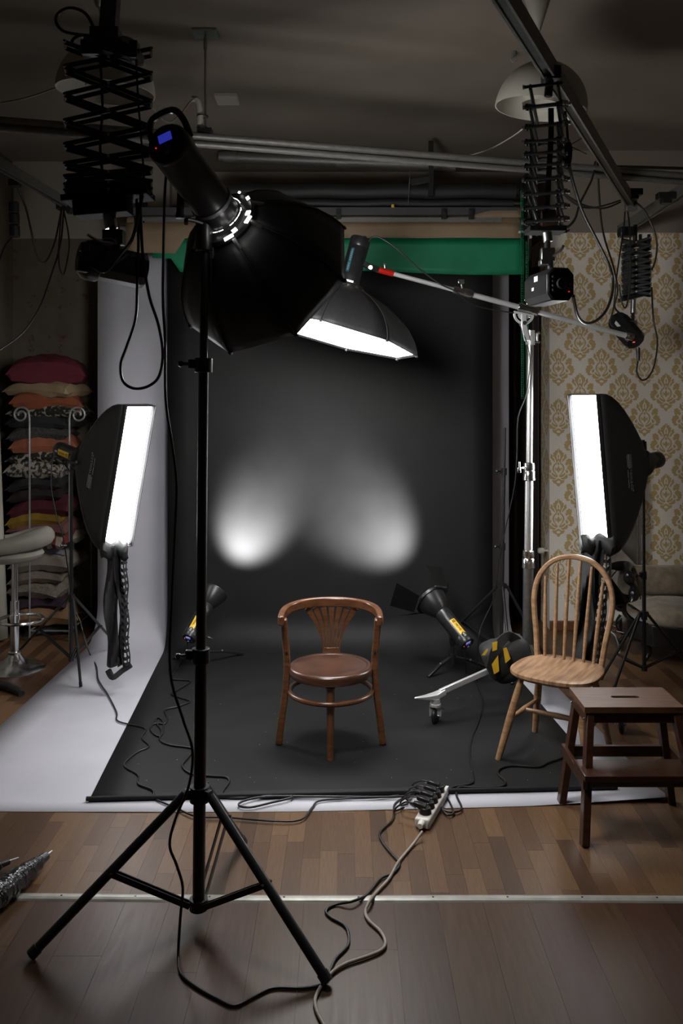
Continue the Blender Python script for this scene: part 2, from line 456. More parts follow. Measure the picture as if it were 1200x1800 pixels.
part('paper_crumbs', mb, M_whiteink, None, 'tiny pale crumbs scattered over the black paper', 'crumbs', kind='stuff', sharp=0)

# rolls over the backdrop
M_kraft = mat('brown_kraft_paper', '#7d6b55', '#88755d', 6, .7, bump=.12, bscale=6)
M_green = mat('green_backdrop_cloth', '#04724c', '#067a54', 8, .6, bump=.04, bscale=5)
M_dkroll = mat('dark_grey_roll', '#1d1d1f', '#242426', 10, .6)
def roll(name, label, x0, x1, y, z, r, m, core=True):
    t = thing(name, label, 'paper roll', ((x0+x1)/2, y, z))
    mb = MB(); n = 14
    mb.tube([(x0+(x1-x0)*i/n, y, z + .004*math.sin(i*1.7)) for i in range(n+1)], r, 28)
    part('rolled_sheet', mb, m, t)
    if core: part('core_tube', MB().cyl((x0-.06, y, z), (x1+.06, y, z), r*.45, n=16), M_steel, t)
    return t
kx0, kx1 = P(225,0,5.98).x, P(912,0,5.98).x
kr = roll('kraft_paper_roll', 'wrinkled brown kraft paper roll above the green backdrop', kx0, kx1, 6.02, 2.955, .078, M_kraft)
mb = MB()
mb.grid(lambda u, v: V((kx0 + (kx1-kx0)*u, 5.912 - .008*math.sin(u*31)*v, 2.965 - v*(.105 + (.105 if u < .14 else 0)))), 40, 3)
part('loose_flap', mb, M_kraft, kr, solid=.0015)
mb = MB()
e0 = kx1 - .36
mb.grid(lambda u, v: V((e0 + .36*u, 5.95 + .05*math.cos(v*PI), 3.0 + .05*math.sin(v*PI)*(0.4+.6*min(1, u*3)) + .035*min(1, u*2.2)*math.sin(v*PI))), 10, 8)
part('crumpled_end', mb, M_kraft, kr, solid=.0015)
gx0, gx1 = P(268,0,5.93).x, P(921,0,5.93).x
gr = roll('green_cloth_roll', 'bright green chroma backdrop roll hanging over the black paper', gx0, gx1, 5.99, 2.83, .045, M_green)
mb = MB()
mb.grid(lambda u, v: V((gx0 + (gx1-gx0)*u, 5.925 - .006*math.sin(u*7+v*2), 2.85 - v*((.215 if u > .07 else .125) + .012*math.sin(u*9) + .02*u))), 40, 6)
part('hanging_sheet', mb, M_green, gr, solid=.0015)
roll('dark_grey_paper_roll', 'thick dark grey paper roll highest over the backdrop', P(400,0,6.05).x, P(907,0,6.05).x, 6.1, P(0,338,6.1).z, .058, M_dkroll)
roll('charcoal_paper_roll', 'slim charcoal roll just below the thick dark roll', P(380,0,6.05).x, P(900,0,6.05).x, 6.02, P(0,358,6.02).z, .03, M_dkroll)
t = thing('roll_crossbar', 'dark square crossbar with clamps carrying the paper rolls', 'crossbar', (0, 5.95, 3.0))
part('bar', MB().box((P(560,0,5.93).x, 5.93, P(0,372,5.93).z), (P(912,0,5.93).x-P(215,0,5.93).x, .04, .055)), M_grey_pl, t, bevel=.003)
part('light_rail', MB().box((P(560,0,5.95).x, 5.955, P(0,386,5.95).z), (2.55, .02, .03)), M_alu, t)
for px in (595, 780, 828):
    p = P(px, 376, 5.9); part('clamp', MB().box(p, (.035, .03, .07)).cyl(p+V((0,-.03,.01)), p+V((0,0,.01)), .012, n=10), M_black_mt, t, bevel=.002)
part('paper_tag', MB().box(P(690, 362, 5.905), (.02, .003, .022)), M_yellow, t)
t = thing('ceiling_post', 'black upright bracket between ceiling pipe and paper rolls', 'bracket', P(760, 345, 6.0))
p0, p1 = P(757, 345, 6.0), P(757, 248, 6.0)
part('post', MB().bar(p0, p1, .035, .02, (0,1,0)), M_black_mt, t)
part('arm', MB().bar(p0+V((0,0,.12)), p0+V((-.14, .02, .1)), .03, .05), M_black_mt, t, bevel=.004)
t = thing('ceiling_pipe', 'grey pipe running under the ceiling behind the rolls', 'pipe', P(580, 280, 6.4))
part('pipe', MB().cyl(P(385, 276, 6.4), P(800, 292, 6.4), .042), M_alu, t)
for px, py in ((405, 277), (602, 285)):
    a = P(px, py, 6.4); part('joint', MB().cyl(a - V((.05,0,0)), a + V((.05,0,0)), .05), M_alu, t)
part('pull_cord', MB().tube(spline([P(720, 300, 6.36), P(720, 305, 6.0), P(719, 330, 6.0), P(717, 360, 5.93)]), .003, 5), M_iron, t)
# wall brackets with roll drives and the green chains
for sx, px in ((1, 925), (-1, 245)):
    t = thing('roll_bracket', 'black roll drive bracket at the %s' % ('right end of the rolls beside the chains' if sx > 0 else 'left end of the rolls above the white paper'), 'bracket', P(px, 420, 6.0))
    x = P(px, 0, 6.0).x
    part('plate', MB().box((x, 6.06, 3.02), (.02, .30, .62)), M_black_mt, t, bevel=.004)
    for z in (3.2, 2.95, 2.83): part('drive_wheel', MB().at(frame((x - .03*sx, 5.98, z), (1,0,0))).lathe([(.035,-.02),(.05,-.02),(.05,-.008),(.035,-.006),(.035,.006),(.05,.008),(.05,.02),(.035,.02)], 18), M_black_pl, t)
p = P(922, 408, 5.9); part('bracket_hook', MB().box(p, (.09, .03, .012)).box(p+V((.04,0,-.02)), (.012,.03,.05)), M_white_pl, None, 'small white bracket hook beside the green roll end', 'bracket', bevel=.002)
M_chain = mat('green_plastic_chain', '#04603a', '#067146', 30, .4)
def chain(name, label, px, ya, yb, d):
    mb = MB(); a = P(px, ya, d); b = P(px+1, yb, d); L = (a-b).length; n = int(L/.016)
    for i in range(n):
        p = a.lerp(b, i/n); q = a.lerp(b, (i+1.15)/n); o = V((.0065, 0, 0)) if i % 2 else V((0, .0065, 0)); o2 = V((.007,0,0))
        mb.tube([p-o2, p+o2, q+o2, q-o2] if i % 2 else [p-o2-V((0,.004,0)), p+o2+V((0,.004,0)), q+o2, q-o2], .0028, 4, closed=True)
    return part(name, mb, M_chain, None, label, 'chain', 'green pull chains beside the rolls', sharp=0)
chain('pull_chain', 'short green pull chain that ends just above the strip light', 917, 335, 700, 5.86)
chain('pull_chain', 'long green pull chain reaching down behind the chrome pole', 926, 425, 882, 5.82)
# curtain between paper and wall
M_curt = mat('dark_plum_curtain', '#221a1c', '#2c2224', 8, .7, bump=.1)
mb = MB(); x0, x1 = P(885,0,6.7).x, P(945,0,6.7).x
mb.grid(lambda u, v: V((x0+(x1-x0)*u, 6.68 + .03*math.sin(u*16+v*.6), .03 + v*2.75)), 40, 6)
part('plum_curtain', mb, M_curt, None, 'dark plum curtain hanging beside the right end of backdrop', 'curtain', solid=.004)
# sheer curtain at the left edge
M_sheer = mat('sheer_dotted_curtain', '#8d8a80', '#9c998e', 5, .8)
mb = MB()
mb.grid(lambda u, v: V((-2.42 - .10*v + .03*math.sin(u*38), 4.4 + 1.72*u, .03 + v*2.55)), 70, 5)
part('sheer_curtain', mb, M_sheer, None, 'pale sheer curtain with large dots at the left edge', 'curtain', solid=.003)
# ---------------------------------------------------------------- chairs and stool
M_bent = mat('reddish_brown_bentwood', '#4d2e1c', '#684229', 7, .3, stretch=(2,2,9), bump=.03, coat=.3)
M_bentseat = mat('embossed_brown_seat', '#382217', '#4c2f20', 9, .3, bump=.03, coat=.25)
def bentwood():
    t = thing('bentwood_chair', 'brown bentwood armchair with fan splat standing alone on black paper', 'chair', (-.068, 4.305, .006), 0, local=True)
    zs = .402
    mb = MB().lathe([(0,zs-.052),(.195,zs-.052),(.208,zs-.046),(.211,zs-.03),(.211,zs-.012),(.205,zs-.003),(.196,zs),(.184,zs-.001),(.180,zs-.004),(.176,zs-.003),(.12,zs-.010),(.06,zs-.015),(0,zs-.017)], 48, False)
    part('seat', mb, M_bentseat, t, sharp=50)
    # front and back legs
    for sy in (-1, 1):
        mb = MB().tube(spline([(0, sy*.170, zs-.05), (0, sy*.172, .25), (0, sy*.180, .12), (0, sy*.192, 0)]), [.0185]*7+[.0175]*6+[.016]*6, 14)
        mb.at(Matrix.Translation((0, sy*.170, zs-.062))).lathe([(.018,-.01),(.023,-.004),(.023,.004),(.018,.01)], 18, False)
        part('leg', mb, M_bent, t)
    for sx in (-1, 1):
        pts = spline([(sx*.262, -.005, 0), (sx*.248, -.002, .12), (sx*.232, 0, .24), (sx*.222, 0, .35), (sx*.222, .0, .44), (sx*.230, -.012, .54), (sx*.236, -.03, .64)], 5)
        n = len(pts)
        part('leg', MB().sweep(pts, [.034]*n, [.034 + .006*math.sin(i/n*PI) for i in range(n)], (0, 1, 0)), M_bent, t, bevel=.007)
        part('bolt', MB().cyl((sx*.222, -.02, .465), (sx*.222, -.026, .465), .007, n=10), M_black_mt, t)
    # arm and back rail
    pts = []
    for i in range(41):
        a = PI * i / 40
        xx = -.245 * math.cos(a); s = math.sin(a)
        yy = -.10 + .32 * s ** .62
        pts.append((xx, yy, .652 + .014 * s))
    pts = [(-.240, -.125, .650)] + pts + [(.240, -.125, .650)]
    part('back_rail', MB().sweep(spline(pts, 2), .030, .048), M_bent, t, bevel=.009)
    # ring stretcher
    part('ring_stretcher', MB().tube([(.207*math.cos(a*PI/24), .207*math.sin(a*PI/24), .272) for a in range(48)], .0125, 10, closed=True), M_bent, t)
    # fan splat
    sp = part('splat', MB().sweep([(-.046, .2045, .402), (.046, .2045, .402)], .012, .05), M_bent, t, bevel=.002)
    for k in range(-3, 4):
        xb, xt = k*.0134, k*.0425
        pts = []; w = []
        for i in range(9):
            s = i/8; x = xb + (xt - xb) * s**1.75
            pts.append((x, .204 + .012*s - .02*(abs(x)/.15)**2, .415 + .222*s)); w.append(.0088 + .0215*s**1.75)
        part('slat', MB().sweep(pts, w, .009, (0, 1, 0)), M_bent, sp)
bentwood()
M_oak = mat('pale_oiled_beech', '#7e5f45', '#9d7b5b', 6, .38, stretch=(2,2,10), bump=.03)
M_oakseat = mat('beech_seat_staves', '#71533a', '#a58262', 5, .4, stretch=(9,1.0,1), bump=.03)
def windsor():
    f = V((-.545, -.84, 0)).normalized(); ang = math.atan2(f.y, f.x) + PI/2   # local -y faces f
    t = thing('spindle_back_chair', 'pale wooden hoop-back spindle chair behind the step stool', 'chair', (1.045, 4.18, .004), ang, local=True)
    zs = .425
    def outline(s=1):
        pts = []
        for i in range(48):
            a = 2*PI*i/48; c, n = math.cos(a), math.sin(a)
            r = 1/((abs(c)**2.7 + abs(n)**2.7)**(1/2.7))
            pts.append((.212*r*c*(1 - .05*n)*s, (.208*r*n + (.01 if n > 0 else 0))*s))
        return pts
    mb = MB(); o = outline(); o2 = outline(.955)
    rings = [[(x, y, zs-.032) for x, y in outline(.93)], [(x, y, zs-.018) for x, y in o], [(x, y, zs-.004) for x, y in o], [(x, y, zs) for x, y in o2]]
    rings += [[(x*s, y*s, zs - .010*(1-s*s)) for x, y in o2] for s in (.8, .55, .3)]
    vs_ = sum(rings, []); n = 48; fs = []
    for i in range(len(rings)-1):
        for k in range(n): fs.append((i*n+k, i*n+(k+1) % n, (i+1)*n+(k+1) % n, (i+1)*n+k))
    fs += [tuple(range(n))[::-1], tuple((len(rings)-1)*n+k for k in range(n))]
    mb._add(vs_, fs); part('seat', mb, M_oakseat, t)
    tops = {}
    for sx in (-1, 1):
        for sy in (-1, 1):
            a = V((sx*.135, sy*.125, zs-.03)); b = V((sx*(.222 if sy < 0 else .195), sy*(.215 if sy < 0 else .21), 0))
            tops[(sx, sy)] = (a, b)
            part('leg', MB().tube([a.lerp(b, s) for s in (0, .25, .5, .8, 1)], [.0135, .018, .0195, .017, .0145], 14), M_oak, t)
    mids = []
    for sx in (-1, 1):
        p = tops[(sx,-1)][0].lerp(tops[(sx,-1)][1], .52); q = tops[(sx,1)][0].lerp(tops[(sx,1)][1], .52)
        part('stretcher', MB().tube([p.lerp(q, s) for s in (0,.3,.5,.7,1)], [.009,.012,.0145,.012,.009], 12), M_oak, t); mids.append((p+q)/2)
    part('stretcher', MB().tube([mids[0].lerp(mids[1], s) for s in (0,.3,.5,.7,1)], [.009,.012,.0145,.012,.009], 12), M_oak, t)
    def back(x, z): return V((x, .165 + (z-zs)*.20, z))
    hp = [(-.165, zs-.01), (-.178, zs+.10), (-.196, zs+.21), (-.203, zs+.29), (-.190, zs+.37), (-.150, zs+.44), (-.085, zs+.487), (0, zs+.502)]
    hp = hp + [(-x, z) for x, z in hp[-2::-1]]
    part('hoop', MB().sweep(spline([back(*p) for p in hp], 6), .026, .026, (0, 1, 0)), M_oak, t, bevel=.007)
    for k in range(6):
        s = (k - 2.5)/2.5
        xb, xt = s*.125, s*.150
        zt = zs + .497 - .10*abs(s)**2.4 * 1.0
        part('spindle', MB().tube([back(xb + (xt-xb)*q, zs - .005 + (zt - zs)*q) for q in (0,.35,.6,1)], [.0075,.0105,.0095,.0070], 10), M_oak, t)
windsor()
M_stool = mat('dark_stained_stool_wood', '#2c1810', '#3e2418', 6, .34, stretch=(2,9,9), bump=.04, coat=.1)
M_stoolt = mat('worn_stained_stool_top', '#452b1a', '#5b3c26', 6, .5, stretch=(1.5,10,1), bump=.04)
def stool():
    t = thing('step_stool', 'dark stained wooden step stool with handle slot at the right edge', 'stool', (1.17, 3.5, 0))
    zt = .5
    def rect(x0, x1, y0, y1, z0, z1, **k): return MB().box(((x0+x1)/2, (y0+y1)/2, (z0+z1)/2), (x1-x0, y1-y0, z1-z0))
    X0, X1, Y0, Y1 = .972, 1.375, 3.452, 3.690
    # top plate with a rounded slot
    sx0, sx1, sy, sr = 1.128, 1.222, 3.572, .0125
    hole = [(sx1 + sr*math.cos(a), sy + sr*math.sin(a)) for a in [(-90+i*22.5)*PI/180 for i in range(9)]] + [(sx0 + sr*math.cos(a), sy + sr*math.sin(a)) for a in [(90+i*22.5)*PI/180 for i in range(9)]]
    n = len(hole)
    cx_, cy_ = (sx0+sx1)/2, sy
    outer = []
    for hx, hy in hole:
        dx, dy = hx-cx_, hy-cy_
        kx = ((X1-cx_) if dx > 0 else (X0-cx_))/dx if abs(dx) > 1e-6 else 1e9
        ky = ((Y1-cy_) if dy > 0 else (Y0-cy_))/dy if abs(dy) > 1e-6 else 1e9
        k = min(kx, ky); outer.append((cx_+dx*k, cy_+dy*k))
    # snap the nearest boundary points onto the corners
    for c in ((X0,Y0),(X0,Y1),(X1,Y0),(X1,Y1)):
        i = min(range(n), key=lambda j: (outer[j][0]-c[0])**2 + (outer[j][1]-c[1])**2); outer[i] = c
    vs_ = [(x,y,zt) for x,y in outer] + [(x,y,zt) for x,y in hole] + [(x,y,zt-.024) for x,y in outer] + [(x,y,zt-.024) for x,y in hole]
    fs = []
    for i in range(n):
        j = (i+1) % n
        fs += [(i,j,n+j,n+i), (2*n+j,2*n+i,3*n+i,3*n+j), (j,i,2*n+i,2*n+j), (n+i,n+j,3*n+j,3*n+i)]
    mb = MB(); mb._add(vs_, fs); part('top', mb, M_stoolt, t, sharp=30)
    L = {}
    for sx, xt, xb in ((-1, X0+.028, .938), (1, X1-.028, 1.412)):
        for sy, yt, yb in ((-1, Y0+.030, 3.335), (1, Y1-.028, 3.690)):
            a, b = V((xt, yt, zt-.024)), V((xb, yb, 0)); L[(sx,sy)] = (a, b)
            part('leg', MB().sweep([a, b], .030, .046, (0,1,0) ), M_stool, t, bevel=.003)
    def at(sx, sy, z):
        a, b = L[(sx,sy)]; s = (a.z - z)/(a.z - b.z); return a.lerp(b, s)
    for sy in (-1, 1):
        a, b = at(-1,sy,zt-.047), at(1,sy,zt-.047); part('apron', MB().bar(a+V((.01,sy*.004,0)), b-V((.01,-sy*.004,0)), .018, .042), M_stool, t, bevel=.002)
    for sx in (-1, 1):
        a, b = at(sx,-1,zt-.047), at(sx,1,zt-.047); part('apron', MB().bar(a+V((sx*.012,-.02,0)), b+V((sx*.012,.02,0)), .016, .042), M_stool, t, bevel=.002)
        a, b = at(sx,-1,.232), at(sx,1,.232); part('side_rail', MB().bar(a+V((sx*.02,-.05,0)), b+V((sx*.02,.022,0)), .018, .045), M_stool, t, bevel=.002)
        for z, sy in ((zt-.05,-1),(zt-.05,1),(.235,-1)):
            q = at(sx,sy,z) + V((sx*.021, -.012, 0)); part('screw_cap', MB().sphere(q + V((sx*.004,0,0)), .005, 8), M_steel, t)
    a, b = at(-1,1,.232), at(1,1,.232); part('rear_rail', MB().bar(a, b, .020, .045), M_stool, t, bevel=.002)
    st = at(-1,-1,.25).y
    part('step', rect(.938, 1.412, st-.085, st+.075, .252, .276), M_stool, t, bevel=.003)
    a, b = at(-1,-1,.232), at(1,-1,.232); part('step_apron', MB().bar(a+V((0,-.026,0)), b+V((0,-.026,0)), .018, .040), M_stool, t, bevel=.002)
stool()

# ---------------------------------------------------------------- left corner: cushion stack, rack, bar stool
def cushion(mb, c, a, b, h, rz, seed):
    r = random.Random(seed); ph = r.random()*6; c = V(c)
    cr, sr = math.cos(rz), math.sin(rz)
    def surf(s):
        def f(u, v):
            x, y = 2*u-1, 2*v-1
            e = max(0, (1-x*x)*(1-y*y)) ** .30
            xx = a*x*(1-.07*(1-y*y)*abs(x)) ; yy = b*y*(1-.07*(1-x*x)*abs(y))
            w = .012*math.sin(5*x+ph)*math.sin(4*y+ph*2)*e + .006*math.sin(13*x+9*y+ph)*e
            z = s*h/2*e + w - .020*(x*x + y*y) - .014*max(0, x*math.cos(ph))*(1-y)
            return c + V((xx*cr-yy*sr, xx*sr+yy*cr, z))
        return f
    mb.grid(surf(1), 16, 16); mb.grid(lambda u, v: surf(-1)(1-u, v), 16, 16)
def pattern_mat(name, dark, light, scale, thr=.5):
    m = mat(name, dark, light, scale, .8, lo=thr-.02, hi=thr+.02, detail=2); return m
cush = [ # y centre px, thickness px, half width px, x centre, colours, label, extra
 (652,44,66,88,('#4a0a1b','#550d20'),'crimson cushion on top of the cushion stack'),
 (682,28,62,86,('#7c6953','#867358'),'cream cushion directly under the crimson top cushion'),
 (703,32,61,86,('#632e17','#70371c'),'burnt orange cushion third from the top of stack'),
 (722,22,63,92,'floral','black and white floral cushion under the burnt orange one'),
 (740,26,56,84,('#181819','#212022'),'plain charcoal cushion behind the iron scrolls'),
 (760,26,52,78,('#222122','#3b3938'),'shaggy dark grey cushion above the salmon one'),
 (782,32,57,84,('#713c28','#7d462e'),'salmon orange cushion in the middle of the stack'),
 (803,20,56,84,'floral','black cushion with white leaf print under the salmon one'),
 (826,32,48,74,'floral2','grey and white scroll-print cushion beside the lamp stand'),
 (850,20,48,74,('#1c1c1e','#232326'),'dark grey velvet cushion over the brown one'),
 (869,22,47,74,('#1b1311','#221815'),'dark brown cushion above the second crimson one'),
 (893,30,55,84,('#410816','#4b0a1b'),'second crimson cushion resting on the yellow one'),
 (912,30,49,75,('#70560e','#7e6215'),'mustard yellow cushion in the lower half of stack'),
 (931,28,54,84,('#623d3c','#6e4845'),'dusty pink cushion under the mustard one'),
 (949,30,52,86,'stripe','white cushion with red stripes in the lower stack'),
 (968,24,42,74,('#53545d','#60616b'),'pale blue grey cushion beside the bar stool seat'),
 (992,30,55,87,('#726a61','#7c746b'),'off-white cushion with thin red edge below the blue one'),
 (1016,22,48,76,('#655b52','#70655c'),'beige fleece cushion above the shaggy white one'),
 (1040,28,47,78,('#615951','#797066'),'shaggy off-white cushion above the purple one'),
 (1064,22,47,78,('#231120','#2b1627'),'dark purple cushion second from the bottom'),
 (1085,36,54,86,('#6e5136','#795c40'),'tan cushion at the bottom of the stack')]
DC = 6.40
for i, (yc, th_, hw, xc, col, lab) in enumerate(cush):
    dfr = DC - .22; z = P(0, yc, dfr).z; h = th_/F*dfr*1.3
    a = hw/F*DC*1.0
    if col == 'floral': m = pattern_mat('leaf_print_cloth_%s' % ('upper' if i < 5 else 'lower'), '#131312', '#8c8578', 30, .56)
    elif col == 'floral2': m = pattern_mat('scroll_print_cloth', '#2a2725', '#8f877c', 36, .5)
    elif col == 'stripe':
        m = mat('red_striped_cloth', '#8f857a', '#9c9286', 10, .85); N = m.node_tree.nodes; L = m.node_tree.links
        wv = N.new('ShaderNodeTexWave'); wv.inputs['Scale'].default_value = 4.0; tc = [n for n in N if n.type == 'TEX_COORD'][0]; L.new(tc.outputs['Object'], wv.inputs['Vector'])
        rp = N.new('ShaderNodeValToRGB'); rp.color_ramp.elements[0].position = .62; rp.color_ramp.elements[0].color = lin('#978d82'); rp.color_ramp.elements[1].position = .66; rp.color_ramp.elements[1].color = lin('#6b2620')
        L.new(wv.outputs[0], rp.inputs[0]); L.new(rp.outputs[0], N['Principled BSDF'].inputs['Base Color'])
    else: m = mat('cushion_cloth_' + lab.split(' cushion')[0].replace(' ', '_'), col[0], col[1], 60 if 'shaggy' in lab or 'fleece' in lab else 12, .85, bump=.5 if 'shaggy' in lab else .12, bscale=90 if 'shaggy' in lab else 20)
    mb = MB(); cushion(mb, ((xc-CX)/F*DC, DC, z + .01), a, min(a, .2), h, random.Random(i).uniform(-.26, .26), i)
    part('cushion', mb, m, None, lab, 'cushion', 'cushions piled on the iron rack', sharp=0)
mb = MB(); cushion(mb, (P(80,0,6.4).x, 6.42, .055), .17, .17, .09, .3, 40)
part('plastic_bag', mb, M_black_fab, None, 'dark crumpled bag on the floor under the cushion stack', 'bag', sharp=0)
rk = thing('cushion_rack', 'wrought iron rack with curled scroll tops around the cushions', 'rack', (P(87,0,6.15).x, 6.16, 0))
for px, sgn in ((52, -1), (122, 1)):
    x = P(px, 0, 6.14).x
    zt = P(0, 722, 6.14).z
    sc = [V((x, 6.14, 0)), V((x, 6.14, zt-.06))]
    cx_ = x + sgn*.045*(1 if px > 100 else 1)
    for i in range(1, 26):
        a = i/25*PI*3.1; r = .062*(1 - .72*i/25)
        sc.append(V((x + sgn*(.062 - r*math.cos(a)) , 6.14, zt - .03 + r*math.sin(a))))
    part('scroll_post', MB().tube(sc, .0075, 8), M_iron, rk)
    part('rear_post', MB().tube([(x, 6.66, 0), (x, 6.66, zt-.1)], .0075, 8), M_iron, rk)
    part('side_bar', MB().tube([(x, 6.14, .075), (x, 6.66, .075)], .006, 8), M_iron, rk)
for y in (6.14, 6.66): part('cross_bar', MB().tube([(P(52,0,6.14).x, y, .075), (P(122,0,6.14).x, y, .075)], .006, 8), M_iron, rk)
# bar stool
M_vinyl = mat('cream_vinyl_seat', '#86827a', '#908c84', 8, .45, bump=.03)
bs = thing('bar_stool', 'cream bar stool with chrome trumpet base at the left edge', 'stool', (P(26,0,5.52).x, 5.52, 0))
o = V((P(26,0,5.52).x, 5.52, 0))
part('base', MB().at(Matrix.Translation(o)).lathe([(.19,0),(.192,.006),(.17,.02),(.12,.036),(.075,.055),(.045,.085),(.034,.10)], 40), M_chrome, bs)
part('column', MB().cyl(o+V((0,0,.09)), o+V((0,0,.44)), .027).cyl(o+V((0,0,.43)), o+V((0,0,.72)), .02), M_chrome, bs)
part('column_collar', MB().at(Matrix.Translation(o+V((0,0,.095)))).lathe([(.03,0),(.04,.004),(.04,.016),(.03,.02)], 24), M_chrome, bs)
fc = o + V((.06, -.06, .335))
part('foot_ring', MB().tube([fc + V((.135*math.cos(a*PI/16), .135*math.sin(a*PI/16), 0)) for a in range(32)], .011, 8, closed=True).cyl(o+V((0,0,.32)), o+V((0,0,.35)), .033), M_chrome, bs)
mb = MB().at(Matrix.Translation(o+V((-.02,0,.70)))).lathe([(0,0),(.14,.0),(.185,.02),(.20,.045),(.185,.07),(.10,.08),(0,.08)], 36, False)
part('seat', mb, M_vinyl, bs)
pts = []; rd = []
for i in range(33):
    a = R(-200 + 400*i/32)*.62
    s = math.cos(a*.8)
    pts.append(o + V((-.02 + .205*math.cos(a), -.205*math.sin(a)*-1, .80 + .055*max(0, s)))); rd.append(.040 + .022*max(0, s))
part('curved_backrest', MB().tube(pts, rd, 12), M_vinyl, bs)
p = [G(-60, 1205, .03), G(0, 1204, .03), G(25, 1212, .02), G(38, 1220, .012)]
t = part('furniture_foot', MB().tube(spline(p, 5), [.03]*6 + [.026]*6 + [.02]*4, 10), M_black_mt, None, 'shiny black curved furniture foot at the left edge on floor', 'furniture leg')

# ---------------------------------------------------------------- right corner: chaise, mirror
M_uph = mat('worn_grey_brown_velvet', '#6f6354', '#8d806f', 14, .8, bump=.3, bscale=30, sheen=.3)
M_blackwood = mat('glossy_black_wood', (.010,.009,.009,1), None, 20, .2)
ch = thing('chaise_longue', 'grey brown upholstered chaise longue with black scrolled arm at right', 'sofa', (2.35, 5.95, 0))
mb = MB()
def seatf(u, v):
    x = 1.98 + u*1.2; a = v*2*PI
    w = .30*(1 - .25*(1-u)**3); 
    c, s = math.cos(a), math.sin(a)
    yy = 5.80 + w*math.copysign(abs(c)**.5, c)*(.86 + .14*min(1, u*5)); zz = .285 + .075*math.copysign(abs(s)**.6, s)*min(1, .55 + u*3)
    return V((x, yy, zz + .010*math.sin(u*9)))
mb.grid(seatf, 24, 28); part('seat_cushion', mb, M_uph, ch, sharp=60)
mb = MB()
def backf(u, v):
    x = 2.06 + u*1.15; a = v*2*PI; c, s = math.cos(a), math.sin(a)
    return V((x, 6.17 + .075*math.copysign(abs(c)**.6, c), .435 + .105*math.copysign(abs(s)**.5, s)))
mb.grid(backf, 10, 24); mb.poly([backf(0, k/24) for k in range(24)]); part('back_cushion', mb, M_uph, ch, sharp=60)
pts = spline([(2.05,6.2,.53), (2.01,6.06,.545), (1.985,5.97,.525), (2.0,5.985,.47), (2.035,6.01,.42), (2.03,5.99,.36), (2.0,5.96,.30)], 6)
part('scroll_arm', MB().tube(pts, [.03 + .010*math.sin(i*.5) for i in range(len(pts))], 12), M_blackwood, ch)
pts = spline([(2.0, 5.6, .215), (1.93, 5.75, .20), (1.95, 5.95, .20), (2.03, 6.15, .21)], 6)
part('apron', MB().sweep(pts + [V((3.2, 6.2, .20))], .03, .12), M_blackwood, ch, bevel=.01)
pts = [V((1.95,5.74,.19))] + spline([(2.02,5.56,.20), (2.3, 5.50, .17), (2.6, 5.49, .14), (3.18, 5.5, .16)], 6)
part('front_apron', MB().sweep(pts, .035, .14), M_blackwood, ch, bevel=.01)
for x, y in ((1.99, 6.1), (2.02, 5.68), (3.12, 5.58), (3.12, 6.1)):
    part('leg', MB().tube(spline([(x, y, .19), (x-.03, y, .13), (x+.01, y, .06), (x-.03, y, 0)], 4), [.03]*4+[.024]*4+[.016]*5, 10), M_blackwood, ch)
mb = MB()
for i in range(26):
    q = V((2.075, 6.10 - .12*math.sin(i/25*PI*.5), .53 - i*.009)); mb.sphere(q, .006, 6)
part('nail_trim', mb, mat('brass_nails', '#6a5530', None, 20, .35, .8), ch, kind='stuff')
# standing mirror
M_mirror = mat('mirror_glass', (.82,.83,.83,1), None, 5, .02, 1)
mo = V((P(1096, 0, 6.12).x, 6.12, 0)); wdir = V((.76, .65, 0)).normalized(); nrm = V((.65, -.76, 0)).normalized()
mr = thing('standing_mirror', 'tall rounded mirror in grey tube frame behind the right strip light', 'mirror', mo)
hw, zb, zt = .178, P(0, 1072, 6.12).z, P(0, 800, 6.12).z
ol = []
for i in range(17): a = PI + PI*i/16; ol.append((hw*math.cos(a), zb + hw*.9 + hw*.9*math.sin(a)))
for i in range(17): a = PI*i/16; ol.append((hw*math.cos(a), zt - hw*.9 + hw*.9*math.sin(a)))
fp = [mo + wdir*x + V((0,0,z)) for x, z in ol]
part('frame', MB().tube(fp, .012, 8, closed=True), M_steel, mr)
mb = MB(); mb._add([p + nrm*.004 for p in fp] + [p - nrm*.006 for p in fp], [tuple(range(34)), tuple(range(67, 33, -1))] + [(i, (i+1) % 34, 34+(i+1) % 34, 34+i) for i in range(34)])
part('glass', mb, M_mirror, mr, sharp=20)
for s in (-1, 1):
    b = mo + wdir*s*(hw+.03)
    part('upright', MB().tube(spline([b + V((0,0,zt-.25)), b + V((0,0,.45)), b + V((0,0,.28)) - nrm*.03, b + V((0,0,.14)) - nrm*.02, b + nrm*.06 + V((0,0,.1)), b + nrm*.10]), .012, 8), M_steel, mr)
    part('rear_foot', MB().tube(spline([b + V((0,0,.16)) - nrm*.02, b - nrm*.10 + V((0,0,.13)), b - nrm*.13]), .012, 8), M_steel, mr)
for q in (-.10, 0, .10):
    part('shelf_wire', MB().tube([mo + wdir*(-hw) + nrm*q + V((0,0,.10)), mo + wdir*hw + nrm*q + V((0,0,.10))], .005, 6), M_steel, mr)
for s in (-.6, 0, .6):
    part('shelf_wire', MB().tube([mo + wdir*hw*s + nrm*.1 + V((0,0,.10)), mo + wdir*hw*s - nrm*.1 + V((0,0,.10))], .004, 6), M_steel, mr)
vq = P(948, 970, 6.45)
part('radiator_valve', MB().at(frame((1.55, 6.5, vq.z), (-1,0,0))).lathe([(.008,0),(.008,.03),(.02,.032),(.023,.06),(.018,.075),(0,.076)], 16), M_white_pl, wr, 'white valve knob')
